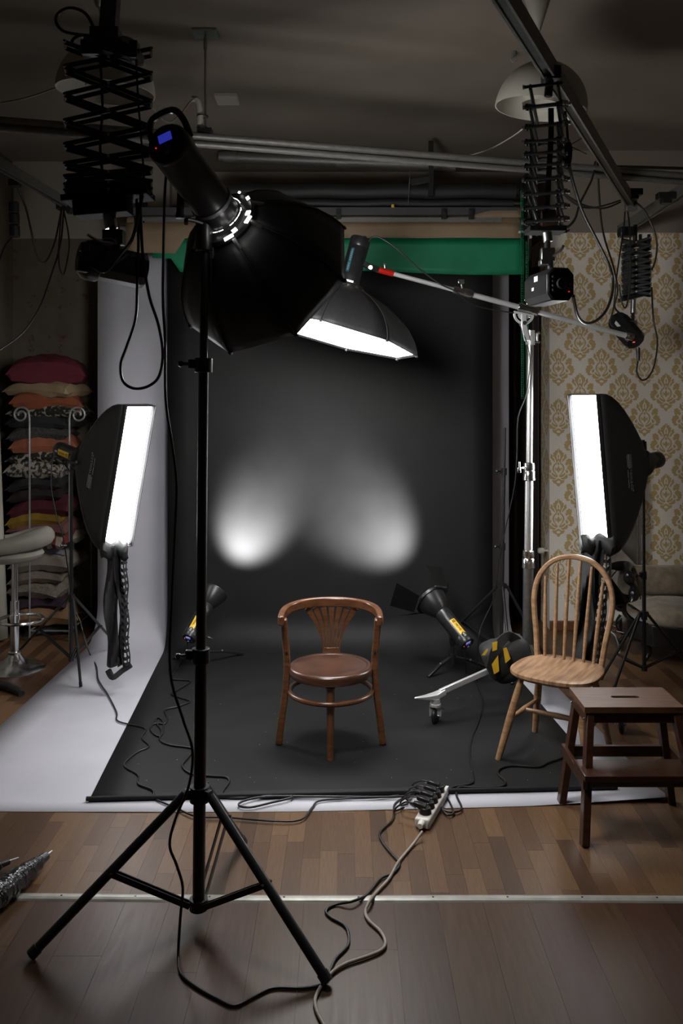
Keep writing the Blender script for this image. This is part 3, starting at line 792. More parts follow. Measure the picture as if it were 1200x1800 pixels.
# ---------------------------------------------------------------- light stands
def tripod(name, label, cx_, cy_, bottom, hub, top, feet, r=.014, brace=.45, sections=(), lean=(0,0), zfoot=0, group=None, drop=.0):
    """bottom, hub and top are heights on the pole; feet are floor points"""
    t = thing(name, label, 'light stand', (cx_, cy_, 0), group=group)
    def ax(z): return V((cx_ + lean[0]*z, cy_ + lean[1]*z, z))
    zs = [bottom] + list(sections) + [top]
    for i in range(len(zs)-1):
        rr = r*(1 - .17*i)
        part('pole_section', MB().cyl(ax(zs[i]), ax(zs[i+1]), rr, n=18), M_black_mt, t)
    for i, z in enumerate(sections):
        c = part('clamp_collar', MB().cyl(ax(z-.028), ax(z+.02), r*1.45, n=18).box(ax(z) + V((-r*1.6, -.004, 0)), (r*1.6, .02, .03)), M_black_pl, t, bevel=.002)
        q = ax(z) + V((-r*2.2, -.01, 0)); part('clamp_knob', MB().cyl(q, q+V((-.022, -.012, .0)), .006, n=8).sphere(q+V((-.026,-.014,.0)), .011, 8), M_black_pl, c)
    part('hub', MB().cyl(ax(hub-.03), ax(hub+.02), r*1.6, n=18), M_black_pl, t)
    lo = part('lower_hub', MB().cyl(ax(bottom-.005), ax(bottom+.03), r*1.5, n=18), M_black_pl, t)
    for f in feet:
        f = V(f); d = (f - ax(0)); d.z = 0; d.normalize()
        a = ax(hub) + d*r*2.4; 
        part('hub_lug', MB().bar(ax(hub), a, .022, .03), M_black_pl, t)
        e = f + V((0,0,r*.75))
        part('leg', MB().cyl(a, e, r*.75, n=12), M_black_mt, t)
        part('rubber_foot', MB().cyl(e + (a-e).normalized()*.03, e, r*.9, n=12), M_black_pl, t)
        m = a.lerp(e, brace); b0 = ax(bottom+.015) + d*r*1.6; sd = d.cross(V((0,0,1)))*r*.55
        for s in (-1, 1):
            part('brace', MB().bar(b0 + sd*s, m + sd*s, .005, r*.9), M_black_mt, t)
        part('brace_pin', MB().cyl(m - sd*2, m + sd*2, .006, n=8), M_black_pl, t)
    return t

# main stand in the foreground
fa, fb, fcx = G(54, 1688), G(576, 1735), G(427, 1487)
ctr = (-.487, 2.85)
tripod('heavy_light_stand', 'tall black tripod light stand in the foreground carrying the big octabox', ctr[0], ctr[1], .05, .435, 2.30, (fa, fb, fcx), .0205, .50,
       sections=(P(0,1150,2.85).z, P(0,640,2.85).z), lean=(.009, 0))
# left strip light stand
tripod('strip_light_stand', 'thin black stand under the left strip light', -1.685, 5.27, P(0,1160,5.27).z, P(0,1050,5.27).z, 1.40, (G(142,1210), G(30, 1150), G(210, 1140)), .0115, .55, sections=(P(0,958,5.27).z,), lean=(.0,0))
tripod('strip_light_stand', 'thin black stand under the right strip light', 1.80, 5.12, .12, P(0,1080,5.12).z, 1.50, (G(1078,1215), G(1056,1196), G(1225,1190)), .0115, .6, sections=(P(0,1010,5.12).z,), lean=(-.005,0))
tripod('spare_light_stand', 'bare black light stand without lamp beside the chrome pole', P(880,0,5.72).x, 5.72, P(0,1142,5.72).z, P(0,1030,5.72).z, P(0,752,5.72).z, (G(775,1132), G(958,1158), G(900,1205)), .0125, .6, sections=(P(0,960,5.72).z, P(0,828,5.72).z), lean=(.018,0))
q = P(889, 748, 5.72)

# ---------------------------------------------------------------- flash heads
def flash_head(name, label, o, z, L, r, xh=(1,0,0), style='move', group=None, tilt=0):
    """o: rear end centre, z: direction of the light, L: body length"""
    t = thing(name, label, 'studio flash', V(o), group=group)
    M = frame(o, z, xh)
    b = MB().at(M).lathe([(0,.0),(r*.9,.0),(r,.008),(r,L*.72),(r*1.02,L*.73),(r*1.02,L*.97),(r*.9,L)], 28)
    body = part('body', b, M_black_pl, t)
    Mp = M @ Matrix.Rotation(R(-tilt), 4, 'X')
    part('rear_panel', MB().at(Mp).lathe([(r*.9,.045),(r*1.02,.03),(r*1.02,-.012),(r*.93,-.022),(0,-.024)], 28, False), M_black_pl, t)
    part('display', MB().at(Mp).box((0, r*.30, -.025), (r*.66, r*.40, .003)), M_blue, t)
    part('dial', MB().at(Mp @ Matrix.Translation((0, -r*.36, 0))).lathe([(r*.2,-.022),(r*.2,-.034),(r*.17,-.037),(0,-.037)], 16, False), M_grey_pl, t)
    for sx in (-1, 1): part('button', MB().at(Mp).box((sx*r*.48, -r*.36, -.025), (r*.2, r*.14, .004)), M_grey_pl, t)
    part('indicator', MB().at(Mp).sphere((r*.55, r*.0, -.024), .003, 8), M_redled, t)
    if style == 'move':
        for a in (90, -40):
            Ml = M @ Matrix.Rotation(R(a), 4, 'Z') @ Matrix.Translation((r*1.0, 0, L*.40)) 
            lp = part('name_plate', MB().at(M @ Matrix.Rotation(R(a), 4, 'Z')).grid(lambda u, v: V((r*1.012*math.cos((u-.5)*.72), r*1.012*math.sin((u-.5)*.72), L*(.12+.48*v))), 6, 1), M_yellow, t)
            Mt = M @ Matrix.Rotation(R(a), 4, 'Z') @ Matrix.Translation((r*1.03, 0, L*.33)) @ Matrix(((0,0,1,0),(0,1,0,0),(-1,0,0,0),(0,0,0,1))) @ Matrix.Rotation(0, 4, 'Z')
            text('lettering', 'MOVE', r*.42, Mt, M_darkink, lp)
            mk = MB().at(Mt @ Matrix.Translation((-L*.20, 0, 0)))
            for dx in (-1, 1):
                for dy in (-1, 1): mk.box((dx*r*.1, dy*r*.1, 0), (r*.14, r*.14, .0006), Matrix.Rotation(R(45), 3, 'Z'))
            part('emblem', mk, M_darkink, lp, sharp=0)
            part('badge', MB().at(Mt @ Matrix.Translation((L*.235, 0, -.001))).prism([(-r*.36,0),(-r*.1,r*.34),(r*.3,r*.34),(r*.3,-r*.34),(-r*.1,-r*.34)], 0, .0008), M_black_mt, t, sharp=0)
            text('lettering', '400', r*.36, Mt @ Matrix.Translation((L*.245, 0, .0002)), M_whiteink, t)
    return t, M
def reflector(t, M, L, r0, r1, dep, inner=True):
    Mr = M @ Matrix.Translation((0,0,L))
    part('reflector', MB().at(Mr).lathe([(r0,-.02),(r0,.0),(r0*1.25,.012),(r0 + (r1-r0)*.7, dep*.55),(r1,dep),(r1*1.03,dep),(r1*1.03,dep+.006),(r1*.97,dep+.006),(r0 + (r1-r0)*.66, dep*.57),(r0*.95,.02),(0,.012)], 36, False), M_black_mt, t)
    part('flash_tube', MB().at(Mr).sphere((0,0,.035), .022, 12), M_glow, t)
    return Mr

# ---------------------------------------------------------------- softboxes
def softbox_loft(M, outline, r0, dep, prof, t, m, panel_groups):
    """outline: list of (x,y) rim points; panels from the ring (r0 at -dep) to the rim (0)"""
    n = len(outline); K = len(prof)
    def pt(i, k):
        x, y = outline[i % n]; a = math.atan2(y, x); c = V((r0*math.cos(a), r0*math.sin(a), 0)); e = V((x, y, 0))
        f, fx = prof[k]
        q = c.lerp(e, fx); q.z = -dep*(1-f); return q
    for g in panel_groups:
        mb = MB().at(M); vs_ = []; fs = []
        for k in range(K):
            for i in g: vs_.append(pt(i, k))
        w = len(g)
        for k in range(K-1):
            for j in range(w-1): fs.append((k*w+j, k*w+j+1, (k+1)*w+j+1, (k+1)*w+j))
        mb._add(vs_, fs); part('panel', mb, m, t, sharp=60, solid=.002)
    return pt
def ngon(n, r, a0=0): return [(r*math.cos(a0+2*PI*i/n), r*math.sin(a0+2*PI*i/n)) for i in range(n)]
PROF_OCT = [(0,0),(.08,.22),(.2,.42),(.36,.62),(.55,.80),(.75,.92),(.9,.98),(1,1)]
def octabox(name, label, M, r, r0, dep, mlit, a0=PI/8, lipdep=.012):
    t = thing(name, label, 'softbox', M.translation, group=None)
    rim = ngon(8, r, a0)
    dense = []; gi = []
    for i in range(8):
        g = []
        for s in range(5):
            if s < 4:
                x0, y0 = rim[i]; x1, y1 = rim[(i+1) % 8]; q = s/4; dense.append((x0+(x1-x0)*q, y0+(y1-y0)*q))
            g.append(i*4+s)
        gi.append(g)
    pt = softbox_loft(M, dense, r0, dep, PROF_OCT, t, M_black_fab, gi)
    for i in range(8):
        part('rib', MB().at(M).tube([pt(i*4, k) * 1.004 + V((0,0,.001)) for k in range(len(PROF_OCT))], .0035, 6), M_black_fab, t)
        x, y = rim[i]; part('rib_pocket', MB().at(M).box((x*1.0, y*1.0, .0), (.014, .014, .014), Matrix.Rotation(math.atan2(y, x), 3, 'Z')), M_black_fab, t, bevel=.003)
    x = ngon(8, r*.985, a0); mb = MB().at(M); mb.prism(x, -lipdep-.003, -lipdep); part('diffuser', mb, mlit, t, 'glowing white diffuser')
    sr = part('speed_ring', MB().at(M @ Matrix.Translation((0,0,-dep))).lathe([(r0*.75,-.02),(r0*1.12,-.02),(r0*1.18,-.008),(r0*1.12,.008),(r0*.75,.008)], 32, False), M_black_mt, t)
    for i in range(8):
        a = a0 + 2*PI*i/8; q = V((r0*1.12*math.cos(a), r0*1.12*math.sin(a), -dep-.006))
        part('rod_socket', MB().at(M).cyl(q, q*1.0 + V((.03*math.cos(a), .03*math.sin(a), .03)), .009, n=8), M_steel, sr)
    return t, sr, rim

# big octabox on the foreground stand
ndir = V((.39, .762, -.517)).normalized()
rimc = V((-.286, 3.137, 2.194)); ring = rimc - ndir*.303; hc = ring - ndir*.172
M1 = frame(rimc, ndir, V((.84, 0, .54)))
ob_, sr, _ = octabox('octagonal_softbox', 'big black octagonal softbox turned away on the foreground stand', M1, .336, .098, .303, M_octa, a0=.064)
Mr = M1 @ Matrix.Translation((0,0,-.303))
for i in range(14):      # light leaking through the slots of the ring
    a = R(-40 + i*16)
    if i % 5 == 3: continue
    p0 = [V((.0775*math.cos(a+k*.045), .0775*math.sin(a+k*.045), -.034)) for k in range(6)]
    part('lit_slot', MB().at(Mr).tube(p0, .0014, 5), M_glow, sr)
for a, w_, h_ in ((-28,.007,.008), (2,.012,.014), (42,.016,.018), (56,.014,.030), (84,.016,.018), (98,.014,.034)):
    rr_ = .108 if w_ != .014 or a == 2 else .122
    q = V((rr_*math.cos(R(a)), rr_*math.sin(R(a)), -.030))
    part('lit_slot', MB().at(Mr).box(q, (w_, h_, .004), Matrix.Rotation(R(a), 3, 'Z')), M_glow, sr)
fh, Mh = flash_head('octabox_flash', 'black flash with carrying handle and blue display behind the big octabox', hc - ndir*.173, ndir, .345, .068, xh=V((-1,-.2,0)), style='plain', tilt=24)
Mb = Mh
hp = spline([Mb @ V((-.060, .035, .02)), Mb @ V((-.060, .075, -.02)), Mb @ V((-.036, .108, -.045)), Mb @ V((.036, .108, -.045)), Mb @ V((.060, .075, -.02)), Mb @ V((.060, .035, .02))], 5)
part('carry_handle', MB().tube(hp, .011, 8), M_black_pl, fh)
part('tilt_bracket', MB().cyl(V((-.468, 2.85, 2.24)), V((-.468, 2.85, 2.36)), .028).box(V((-.468, 2.85, 2.37)), (.05, .06, .07)), M_black_pl, fh, bevel=.004)
part('umbrella_clamp', MB().cyl(P(318, 330, 2.80), P(316, 378, 2.80), .012).cyl(P(316, 376, 2.80), P(316, 384, 2.80), .014), M_black_pl, fh)
part('collar_band', MB().at(Mb @ Matrix.Translation((0,0,.24))).lathe([(.0685,0),(.073,.004),(.073,.016),(.0685,.02)], 28, False), M_grey_pl, fh)
part('tilt_lever', MB().tube(spline([V((-.468,2.83,2.33)), P(330,385,2.78), P(327,393,2.76)]), .007, 8), M_black_pl, fh)
lk = bpy.data.lights.new('octabox_ring_leak', 'POINT'); lk.energy = .15; lk.shadow_soft_size = .02; lk.color = (1,.97,.93)
lo_ = bpy.data.objects.new('octabox_ring_leak', lk); C.objects.link(lo_); lo_.parent = fh; lo_.location = (Mr @ V((.02, .13, -.075)) - ORI[fh.name]) * U

# ---------------------------------------------------------------- strip softboxes
PROF_Y = None
def stripbox(name, label, ctr_, wv, hv, dep, logo_side, mlit):
    wv, hv = V(wv), V(hv); w, h = wv.length, hv.length
    n = wv.cross(hv).normalized()
    if n.y > 0: n = -n
    M = frame(ctr_, n, wv); 
    # local y may point down: keep y up
    if (M.to_3x3() @ V((0,1,0))).z < 0: M = M @ Matrix.Rotation(PI, 4, 'Z')
    t = thing(name, label, 'softbox', V(ctr_))
    K = 9; r0 = .065
    def ptr(x, y, k):
        f = k/(K-1); fx = f**.8; fy = math.sin(f*PI/2)**.92
        a = math.atan2(y/h, x/w)
        return V((r0*math.cos(a)*(1-fx) + x*fx, r0*math.sin(a)*(1-fy) + y*fy, -dep*(1-f)))
    cs = [(-w/2,-h/2),(w/2,-h/2),(w/2,h/2),(-w/2,h/2)]
    for i in range(4):
        (x0,y0),(x1,y1) = cs[i], cs[(i+1) % 4]; m_ = 10
        mb = MB().at(M); mb.grid(lambda u, v: ptr(x0+(x1-x0)*u, y0+(y1-y0)*u, int(round(v*(K-1)))), m_, K-1)
        part('panel', mb, M_black_fab, t, sharp=60, solid=.002)
        part('piping', MB().at(M).tube([ptr(x0, y0, k) for k in range(K)], .0028, 5), M_grey_pl, t)
        mb = MB().at(M); mb.grid(lambda u, v: V((x0+(x1-x0)*u, y0+(y1-y0)*u, .029*v + .003*math.sin(u*14)*v)), 10, 2); part('front_lip', mb, M_black_fab, t, solid=.002)
        part('lip_edge', MB().at(M).tube([V((x0+(x1-x0)*q/10, y0+(y1-y0)*q/10, .030)) for q in range(11)], .003, 5), M_black_fab, t)
    part('diffuser', MB().at(M).box((0,0,-.004), (w*.985, h*.99, .004)), mlit, t, 'glowing white diffuser')
    part('speed_ring', MB().at(M @ Matrix.Translation((0,0,-dep))).lathe([(.05,-.025),(.078,-.025),(.082,-.01),(.074,.008),(.05,.01)], 28, False), M_black_mt, t)
    # logo printed on the visible long panel: frame on the panel surface
    sx = logo_side
    p0 = ptr(sx*w/2, -.02, 4); p1 = ptr(sx*w/2, -.02, 5); py = ptr(sx*w/2, .06, 4)
    zz = (p1-p0).normalized(); yy = (py-p0).normalized(); nn = yy.cross(zz)
    if nn.x*sx < 0: nn = -nn
    return t, M, n, (M @ p0, M.to_3x3() @ yy, M.to_3x3() @ nn, M.to_3x3() @ zz)
def logo(t, info, flip, s=1.0):
    o, up, nn, fw = info
    xd = -up if flip else up
    Mt = Matrix((xd, nn.cross(xd), nn)).transposed().to_4x4()
    Mt.translation = o + nn*.007
    def off(x, y, z=0): return Mt @ Matrix.Translation((x*s, y*s, z))
    part('logo_plate', MB().at(off(-.062,0)).box((0,0,0), (.082*s,.030*s,.0008)), M_greyink, t, sharp=0)
    text('lettering', 'PHOTO', .025*s, off(-.062,0,.0009), M_black_fab, t)
    text('lettering', 'TOOLS.CZ', .025*s, off(.044,0,.0004), M_greyink, t)
    text('lettering', '®', .014*s, off(.108,.008,.0004), M_greyink, t)
    for x_, l_ in ((-.066,.07), (.008,.045), (.062,.05)):
        part('small_print', MB().at(off(x_,-.024)).box((0,0,0), (l_*s,.005*s,.0006)), M_greyink, t, sharp=0)
cL = P(222, 838, 5.05); wL = V((.55,.835,0))*.225; hL = V((.167,-.110,.85))
sl, ML, nL, il = stripbox('strip_softbox', 'lit strip softbox at left beside the white paper', cL, wL, hL, .40, -1, M_strip)
logo(sl, il, False, 1.0)
cR = P(1040, 832, 4.85); wR = V((.48,-.877,0))*.225; hR = V((-.087,-.048,.90))
sr_, MR, nR, ir = stripbox('strip_softbox', 'lit strip softbox at right before the damask wall', cR, wR, hR, .40, 1, M_strip)
logo(sr_, ir, True, 1.0)
for (c_, n_, side, lab) in ((cL, nL, -1, 'black flash with yellow plate behind the left strip light'), (cR, nR, 1, 'black flash behind the right strip light')):
    o_ = c_ - n_*(.40 + .21)
    if side > 0: o_ = c_ - n_*(.40 + .13)
    t, Mx = flash_head('strip_flash', lab, o_, n_, .22 if side < 0 else .14, .048, xh=(0,0,1), style='move' if side < 0 else 'plain')
    q = c_ - n_*(.40 + .05)
    sx_ = -1.685 if side < 0 else 1.80 - .005*1.4
    part('tilt_bracket', MB().tube([q, V((sx_, q.y*.5 + (5.27 if side < 0 else 5.12)*.5, q.z-.06)), V((sx_, 5.27 if side < 0 else 5.12, 1.41 if side < 0 else 1.49))], .018, 10), M_black_pl, t)
    part('bracket_knob', MB().cyl(V((sx_, 5.2 if side < 0 else 5.1, 1.36)), V((sx_+.06, 5.16 if side < 0 else 5.06, 1.36)), .008, n=8).sphere(V((sx_+.065, 5.16 if side < 0 else 5.06, 1.36)), .016, 8), M_black_pl, t)
# grids unhooked and hanging from the strip lights
def hanging_grid(label, top, bot, wpx, d, seed, ladder):
    t = thing('fabric_grid', label, 'fabric grid', P(bot[0], bot[1], d))
    rr = random.Random(seed)
    a, b = P(top[0], top[1], d), P(bot[0], bot[1], d); w = wpx/F*d
    nseg = 26
    def wob(v, k): return V((.006*math.sin(v*11+k), .012*math.sin(v*7+k*2), 0))
    part('fabric_band', MB().grid(lambda u, v: a.lerp(b, v) + V((-w*.5 + w*.56*u, .03*math.sin(u*5+v*9), 0)) + wob(v, 0), 6, nseg), M_black_fab, t, solid=.003)
    part('fabric_band', MB().grid(lambda u, v: a.lerp(b, v) + V((w*-.02 + w*.30*u, .02 + .03*math.sin(u*6-v*7), 0)) + wob(v, 2), 5, nseg), M_black_fab, t, solid=.003)
    x0, x1 = w*.20, w*.50
    for s in (x1, x1*.62 + x0*.38):
        part('grid_cord', MB().tube([a.lerp(b, i/30) + V((s + .005*math.sin(i*.7+seed), -.01, 0)) for i in range(31)], .004, 5), M_black_fab, t)
    for i in range(ladder):
        v = (i+.5)/ladder; p = a.lerp(b, v)
        pts = [p + V((x0, 0, 0)), p + V(((x0+x1)/2, -.02, -.012 + .012*rr.random())), p + V((x1, -.01, .004))]
        part('grid_cell', MB().sweep(spline(pts, 3), .004, .020, (0,0,1)), M_black_fab, t)
    part('hem', MB().sweep(spline([b + V((-w*.45, 0, -.02)), b + V((-w*.2, -.02, -.055)), b + V((w*.2, 0, -.02)), b + V((w*.55, .0, .01))], 5), .03, .022, (0,1,0)), M_black_fab, t)
    part('hook_fold', MB().grid(lambda u, v: a + V((-w*.62 + w*1.2*u, -.03*math.sin(v*PI) - .02*math.sin(u*9), .02 - .10*v + .012*math.sin(u*13))), 14, 4), M_black_fab, t, solid=.004)
hanging_grid('crumpled black fabric grid hanging below the left strip light', (203, 958), (208, 1172), 40, 5.02, 1, 18)
hanging_grid('crumpled black fabric grid hanging behind the spindle chair', (1050, 948), (1030, 1172), 48, 4.72, 2, 16)

# ---------------------------------------------------------------- boom stand with overhead octabox
bx, by = 1.045, 4.87
bt = thing('boom_stand', 'chrome wheeled boom stand with long counterbalanced arm', 'boom stand', (bx, by, 0))
def zz(py, d=by): return P(0, py, d).z
xb_ = lambda py: P(927 + (932-927)*(1130-py)/560, 0, by).x
def pole(y0, y1, r): return MB().cyl(V((xb_(y0), by, zz(y0))), V((xb_(y1), by, zz(y1))), r, n=24)
part('pole_section', pole(1135, 985, .029), M_steel, bt)
part('pole_section', pole(985, 825, .0235), M_satin, bt)
part('pole_section', pole(825, 590, .0185), M_satin, bt)
for y in (982, 828):
    c = part('clamp_collar', MB().at(Matrix.Translation((xb_(y), by, zz(y)))).lathe([(.03,-.055),(.036,-.05),(.034,-.03),(.034,.0),(.031,.004),(.033,.012),(.031,.045),(.026,.05)], 28, False), M_chrome, bt)
    k = V((xb_(y)-.03, by-.02, zz(y)+.02))
    if y == 828: part('wing_knob', MB().cyl(k, k+V((-.03,-.02,0)), .007, n=8).box(k+V((-.036,-.024,.012)), (.010,.02,.05)).box(k+V((-.036,-.024,-.012)), (.02,.010,.03)), M_chrome, c, bevel=.003)
part('hub', MB().at(Matrix.Translation((xb_(1135), by, .26))).lathe([(.025,-.04),(.05,-.03),(.055,.0),(.05,.05),(.034,.07),(.03,.09)], 28, False), M_chrome, bt)
wheels = [G(765, 1272), G(1092, 1287), V((1.16, 5.62, 0))]
for w_ in wheels:
    d_ = (w_ - V((bx, by, 0))); d_.z = 0; d_.normalize()
    a = V((bx, by, .285)) + d_*.04; e = w_ + V((0,0,.165)) - d_*.03
    part('leg', MB().sweep([a, e], .020, .030), M_cast, bt, bevel=.003)
    part('lower_strut', MB().sweep([V((bx, by, .20)) + d_*.03, a.lerp(e, .45)], .010, .016), M_steel, bt)
    part('leg_shoe', MB().sweep([e - d_*.03, w_ + V((0,0,.148)), w_ + d_*.06 + V((0,0,.150)), w_ + d_*.13 + V((0,0,.158))], [.03,.05,.035,.012], [.03,.03,.02,.008]), M_cast, bt, bevel=.004)
    cs = part('caster', MB().cyl(w_ + V((0,0,.135)), w_ + V((0,0,.105)), .026).cyl(w_ + V((0,0,.108)), w_ + V((0,0,.095)), .030), M_cast, bt)
    sd = V((.9, -.43, 0)).normalized()
    for s in (-1, 1): part('fork', MB().bar(w_ + sd*s*.016 + V((0,0,.10)), w_ + sd*s*.016 + V((0,0,.04)), .004, .034), M_cast, cs)
    part('wheel', MB().at(frame(w_ + V((0,0,.044)), sd)).lathe([(0,-.012),(.036,-.012),(.044,-.006),(.044,.006),(.036,.012),(0,.012)], 24, False), M_black_pl, cs)
    part('axle', MB().cyl(w_ + sd*-.024 + V((0,0,.044)), w_ + sd*.024 + V((0,0,.044)), .007, n=10), M_chrome, cs)
    part('brake_lever', MB().bar(w_ + V((0,0,.09)) - d_*.02, w_ + V((0,0,.07)) - d_*.05, .022, .006), M_steel, cs)
# tilting head and arm
pv = P(918.6, 552.7, by); yf = V((0, -.024, 0))
part('tilt_quadrant', MB().sweep([pv + yf + V((.053*math.cos(R(a)), 0, .053*math.sin(R(a)))) for a in range(168, 349, 10)], .014, .012, (0,1,0)), M_cast, bt, bevel=.002)
part('quadrant_plate', MB().at(frame(pv + yf*.9, (0,-1,0), (1,0,0))).prism([(.034*math.cos(R(a)), .034*math.sin(R(a))) for a in range(168, 349, 12)], -.004, .004), M_cast, bt)
part('quadrant_bar', MB().bar(pv + yf + V((-.057,0,.012)), pv + yf + V((.056,0,-.010)), .014, .012), M_cast, bt, bevel=.002)
lv = [P(918.6,553,by), P(918,572,by), P(924,600,by)]
part('tilt_lever', MB().sweep([p + yf*1.3 for p in lv], [.026,.034,.03], .016, (0,1,0)), M_cast, bt, bevel=.003)
part('lever_bolt', MB().cyl(P(918.5,569,by) + yf*1.2, P(918.5,569,by) + yf*2.2, .012, n=16), M_chrome, bt)
part('sleeve', MB().cyl(V((xb_(590), by, zz(606))), V((xb_(590), by, zz(581))), .026).bar(P(924,598,by)+yf, V((xb_(590), by, zz(594))), .02, .05), M_cast, bt)
part('sleeve_clamp', MB().box(V((xb_(590)+.038, by, zz(594))), (.012,.02,.055)), M_cast, bt, bevel=.003)
for py in (585, 601):
    k = V((xb_(590)+.022, by-.01, zz(py))); part('clamp_screw', MB().cyl(k, k+V((.022,0,0)), .005, n=8).sphere(k+V((.024,0,0)), .009, 8), M_chrome, bt)
a0 = P(660, 473, 4.78); a1 = P(1108, 592, 4.98)
def al(px): return a0.lerp(a1, (px-660)/(1108-660))
part('boom_arm', MB().cyl(al(800), a1, .0155, n=18), M_cast, bt)
part('boom_arm', MB().cyl(al(680), al(812), .0125, n=18), M_cast, bt)
ad = (a1-a0).normalized()
part('arm_collar', MB().cyl(al(792), al(826), .022).cyl(al(812), al(822), .026), M_chrome, bt)
part('wing_knob', MB().cyl(al(808)+V((0,0,.02)), al(806)+V((0,0,.05)), .006, n=8).box(al(806)+V((0,0,.058)), (.035,.008,.024)), M_chrome, bt, bevel=.003)
part('arm_clamp', MB().cyl(al(905), al(940), .026).box(al(922)+V((0,0,-.03)), (.05,.03,.04)), M_chrome, bt, bevel=.003)
part('clamp_screw', MB().cyl(al(922)+V((0,0,.02)), al(921)+V((0,0,.05)), .006, n=8).box(al(921)+V((0,0,.055)), (.03,.008,.02)), M_chrome, bt, bevel=.003)
part('red_adapter', MB().cyl(al(662), al(690), .017), M_red, bt, 'red anodised adapter')
part('adapter_knob', MB().cyl(al(676)+V((0,0,.01)), al(675)+V((0,0,.035)), .005, n=8).sphere(al(675)+V((0,0,.042)), .010, 8), M_chrome, bt)
part('end_stop', MB().cyl(al(1098), al(1112), .021).cyl(al(1106)+V((0,-.03,0)), al(1106)+V((0,.03,0)), .01), M_chrome, bt)
nB = V((-.255, -.065, -.965)).normalized()
cB = P(588, 592, 4.75)
MB_ = frame(cB, nB, V((1,0,-.25)))
octabox('overhead_softbox', 'smaller black softbox hanging from the boom above the chair', MB_, .47, .072, .285, M_boom, a0=0.16)
rb = cB - nB*.285
fh2, M2 = flash_head('boom_flash', 'small black flash with cyan lettering on the chrome boom', rb - nB*.27, nB, .25, .056, xh=(0,-1,0), style='plain')
M_cyan = mat('teal_print', '#14505c', '#1a5d6a', 20, .5)
Mw = M2 @ Matrix.Rotation(R(28), 4, 'Z')
wp = part('name_strip', MB().at(Mw).grid(lambda u, v: V((.0572*math.cos((u-.5)*.34), .0572*math.sin((u-.5)*.34), .055 + .135*v)), 4, 1), M_cyan, fh2)
mb = MB().at(Mw)
for k in range(11):
    if k != 6: mb.box((.058, 0, .068 + k*.011), (.0008, .009, .006))
part('print_marks', mb, M_greyink, wp, sharp=0)
part('lit_slot', MB().at(MB_ @ Matrix.Translation((0,0,-.285))).box((.0,.068,-.024), (.045, .012, .012)), M_glow, fh2)
part('lit_slot', MB().at(MB_ @ Matrix.Translation((0,0,-.285))).box((-.04,.05,-.024), (.02, .012, .012)), M_glow, fh2)
part('tilt_bracket', MB().sweep([rb - nB*.12 + V((.06,0,.02)), P(648, 468, 4.76), P(664, 474, 4.78)], .03, .04, (0,1,0)), M_black_pl, fh2, bevel=.004)
part('bracket_bolt', MB().cyl(P(651, 470, 4.73), P(651, 470, 4.70), .012, n=12), M_steel, fh2)

# sandbag over the boom leg
M_bag = mat('black_nylon_sandbag', (.010,.010,.011,1), (.018,.018,.018,1), 18, .7, bump=.5, bscale=12)
sb = thing('sandbag', 'black sandbag with yellow stripes slung over the boom leg', 'sandbag', P(890, 1200, 4.72))
sc_ = P(893, 1160, 4.70)
def bagf(cx_, cz, w, h, dep, tilt, ph):
    ct, st_ = math.cos(tilt), math.sin(tilt)
    def f(u, v):
        a, b = (u-.5)*PI, v*2*PI
        e = .55
        x = w*math.copysign(abs(math.sin(a))**e, math.sin(a)); c = abs(math.cos(a))**e
        y = dep*c*math.copysign(abs(math.cos(b))**.8, math.cos(b)); z = h*c*math.copysign(abs(math.sin(b))**.7, math.sin(b))
        k = 1 + .05*math.sin(7*u+ph)*math.sin(3*b+ph)
        z -= .25*h*(x/w)**2*0; x, z = x*ct - z*st_, x*st_ + z*ct
        return V((cx_ + x*k, sc_.y + y*k, cz + z*k))
    return f
f1 = bagf(sc_.x+.012, sc_.z+.005, .115, .125, .075, R(18), 1.0)
part('bag', MB().grid(f1, 18, 24), M_bag, sb, sharp=60)
f2 = bagf(sc_.x-.07, sc_.z+.0, .065, .11, .09, R(24), 2.5)
part('flap', MB().grid(f2, 14, 20), M_bag, sb, sharp=60)
part('strap', MB().sweep(spline([P(862,1175,4.62), P(872,1140,4.6), P(893,1118,4.64), P(915,1132,4.68)], 5), .05, .012, (0,1,0)), M_bag, sb)
def stripe(pts): 
    mb = MB(); mb.poly(pts); return part('yellow_stripe', mb, M_yellow, sb, sharp=0, solid=.002)
for pl in ([(864,1168),(875,1152),(877,1180),(868,1185)], [(865,1130),(874,1127),(873,1142),(865,1145)], [(884,1140),(890,1138),(897,1158),(888,1166)], [(846,1152),(856,1140),(858,1142),(852,1152)]):
    stripe([P(x, y, 4.595) for x, y in pl])

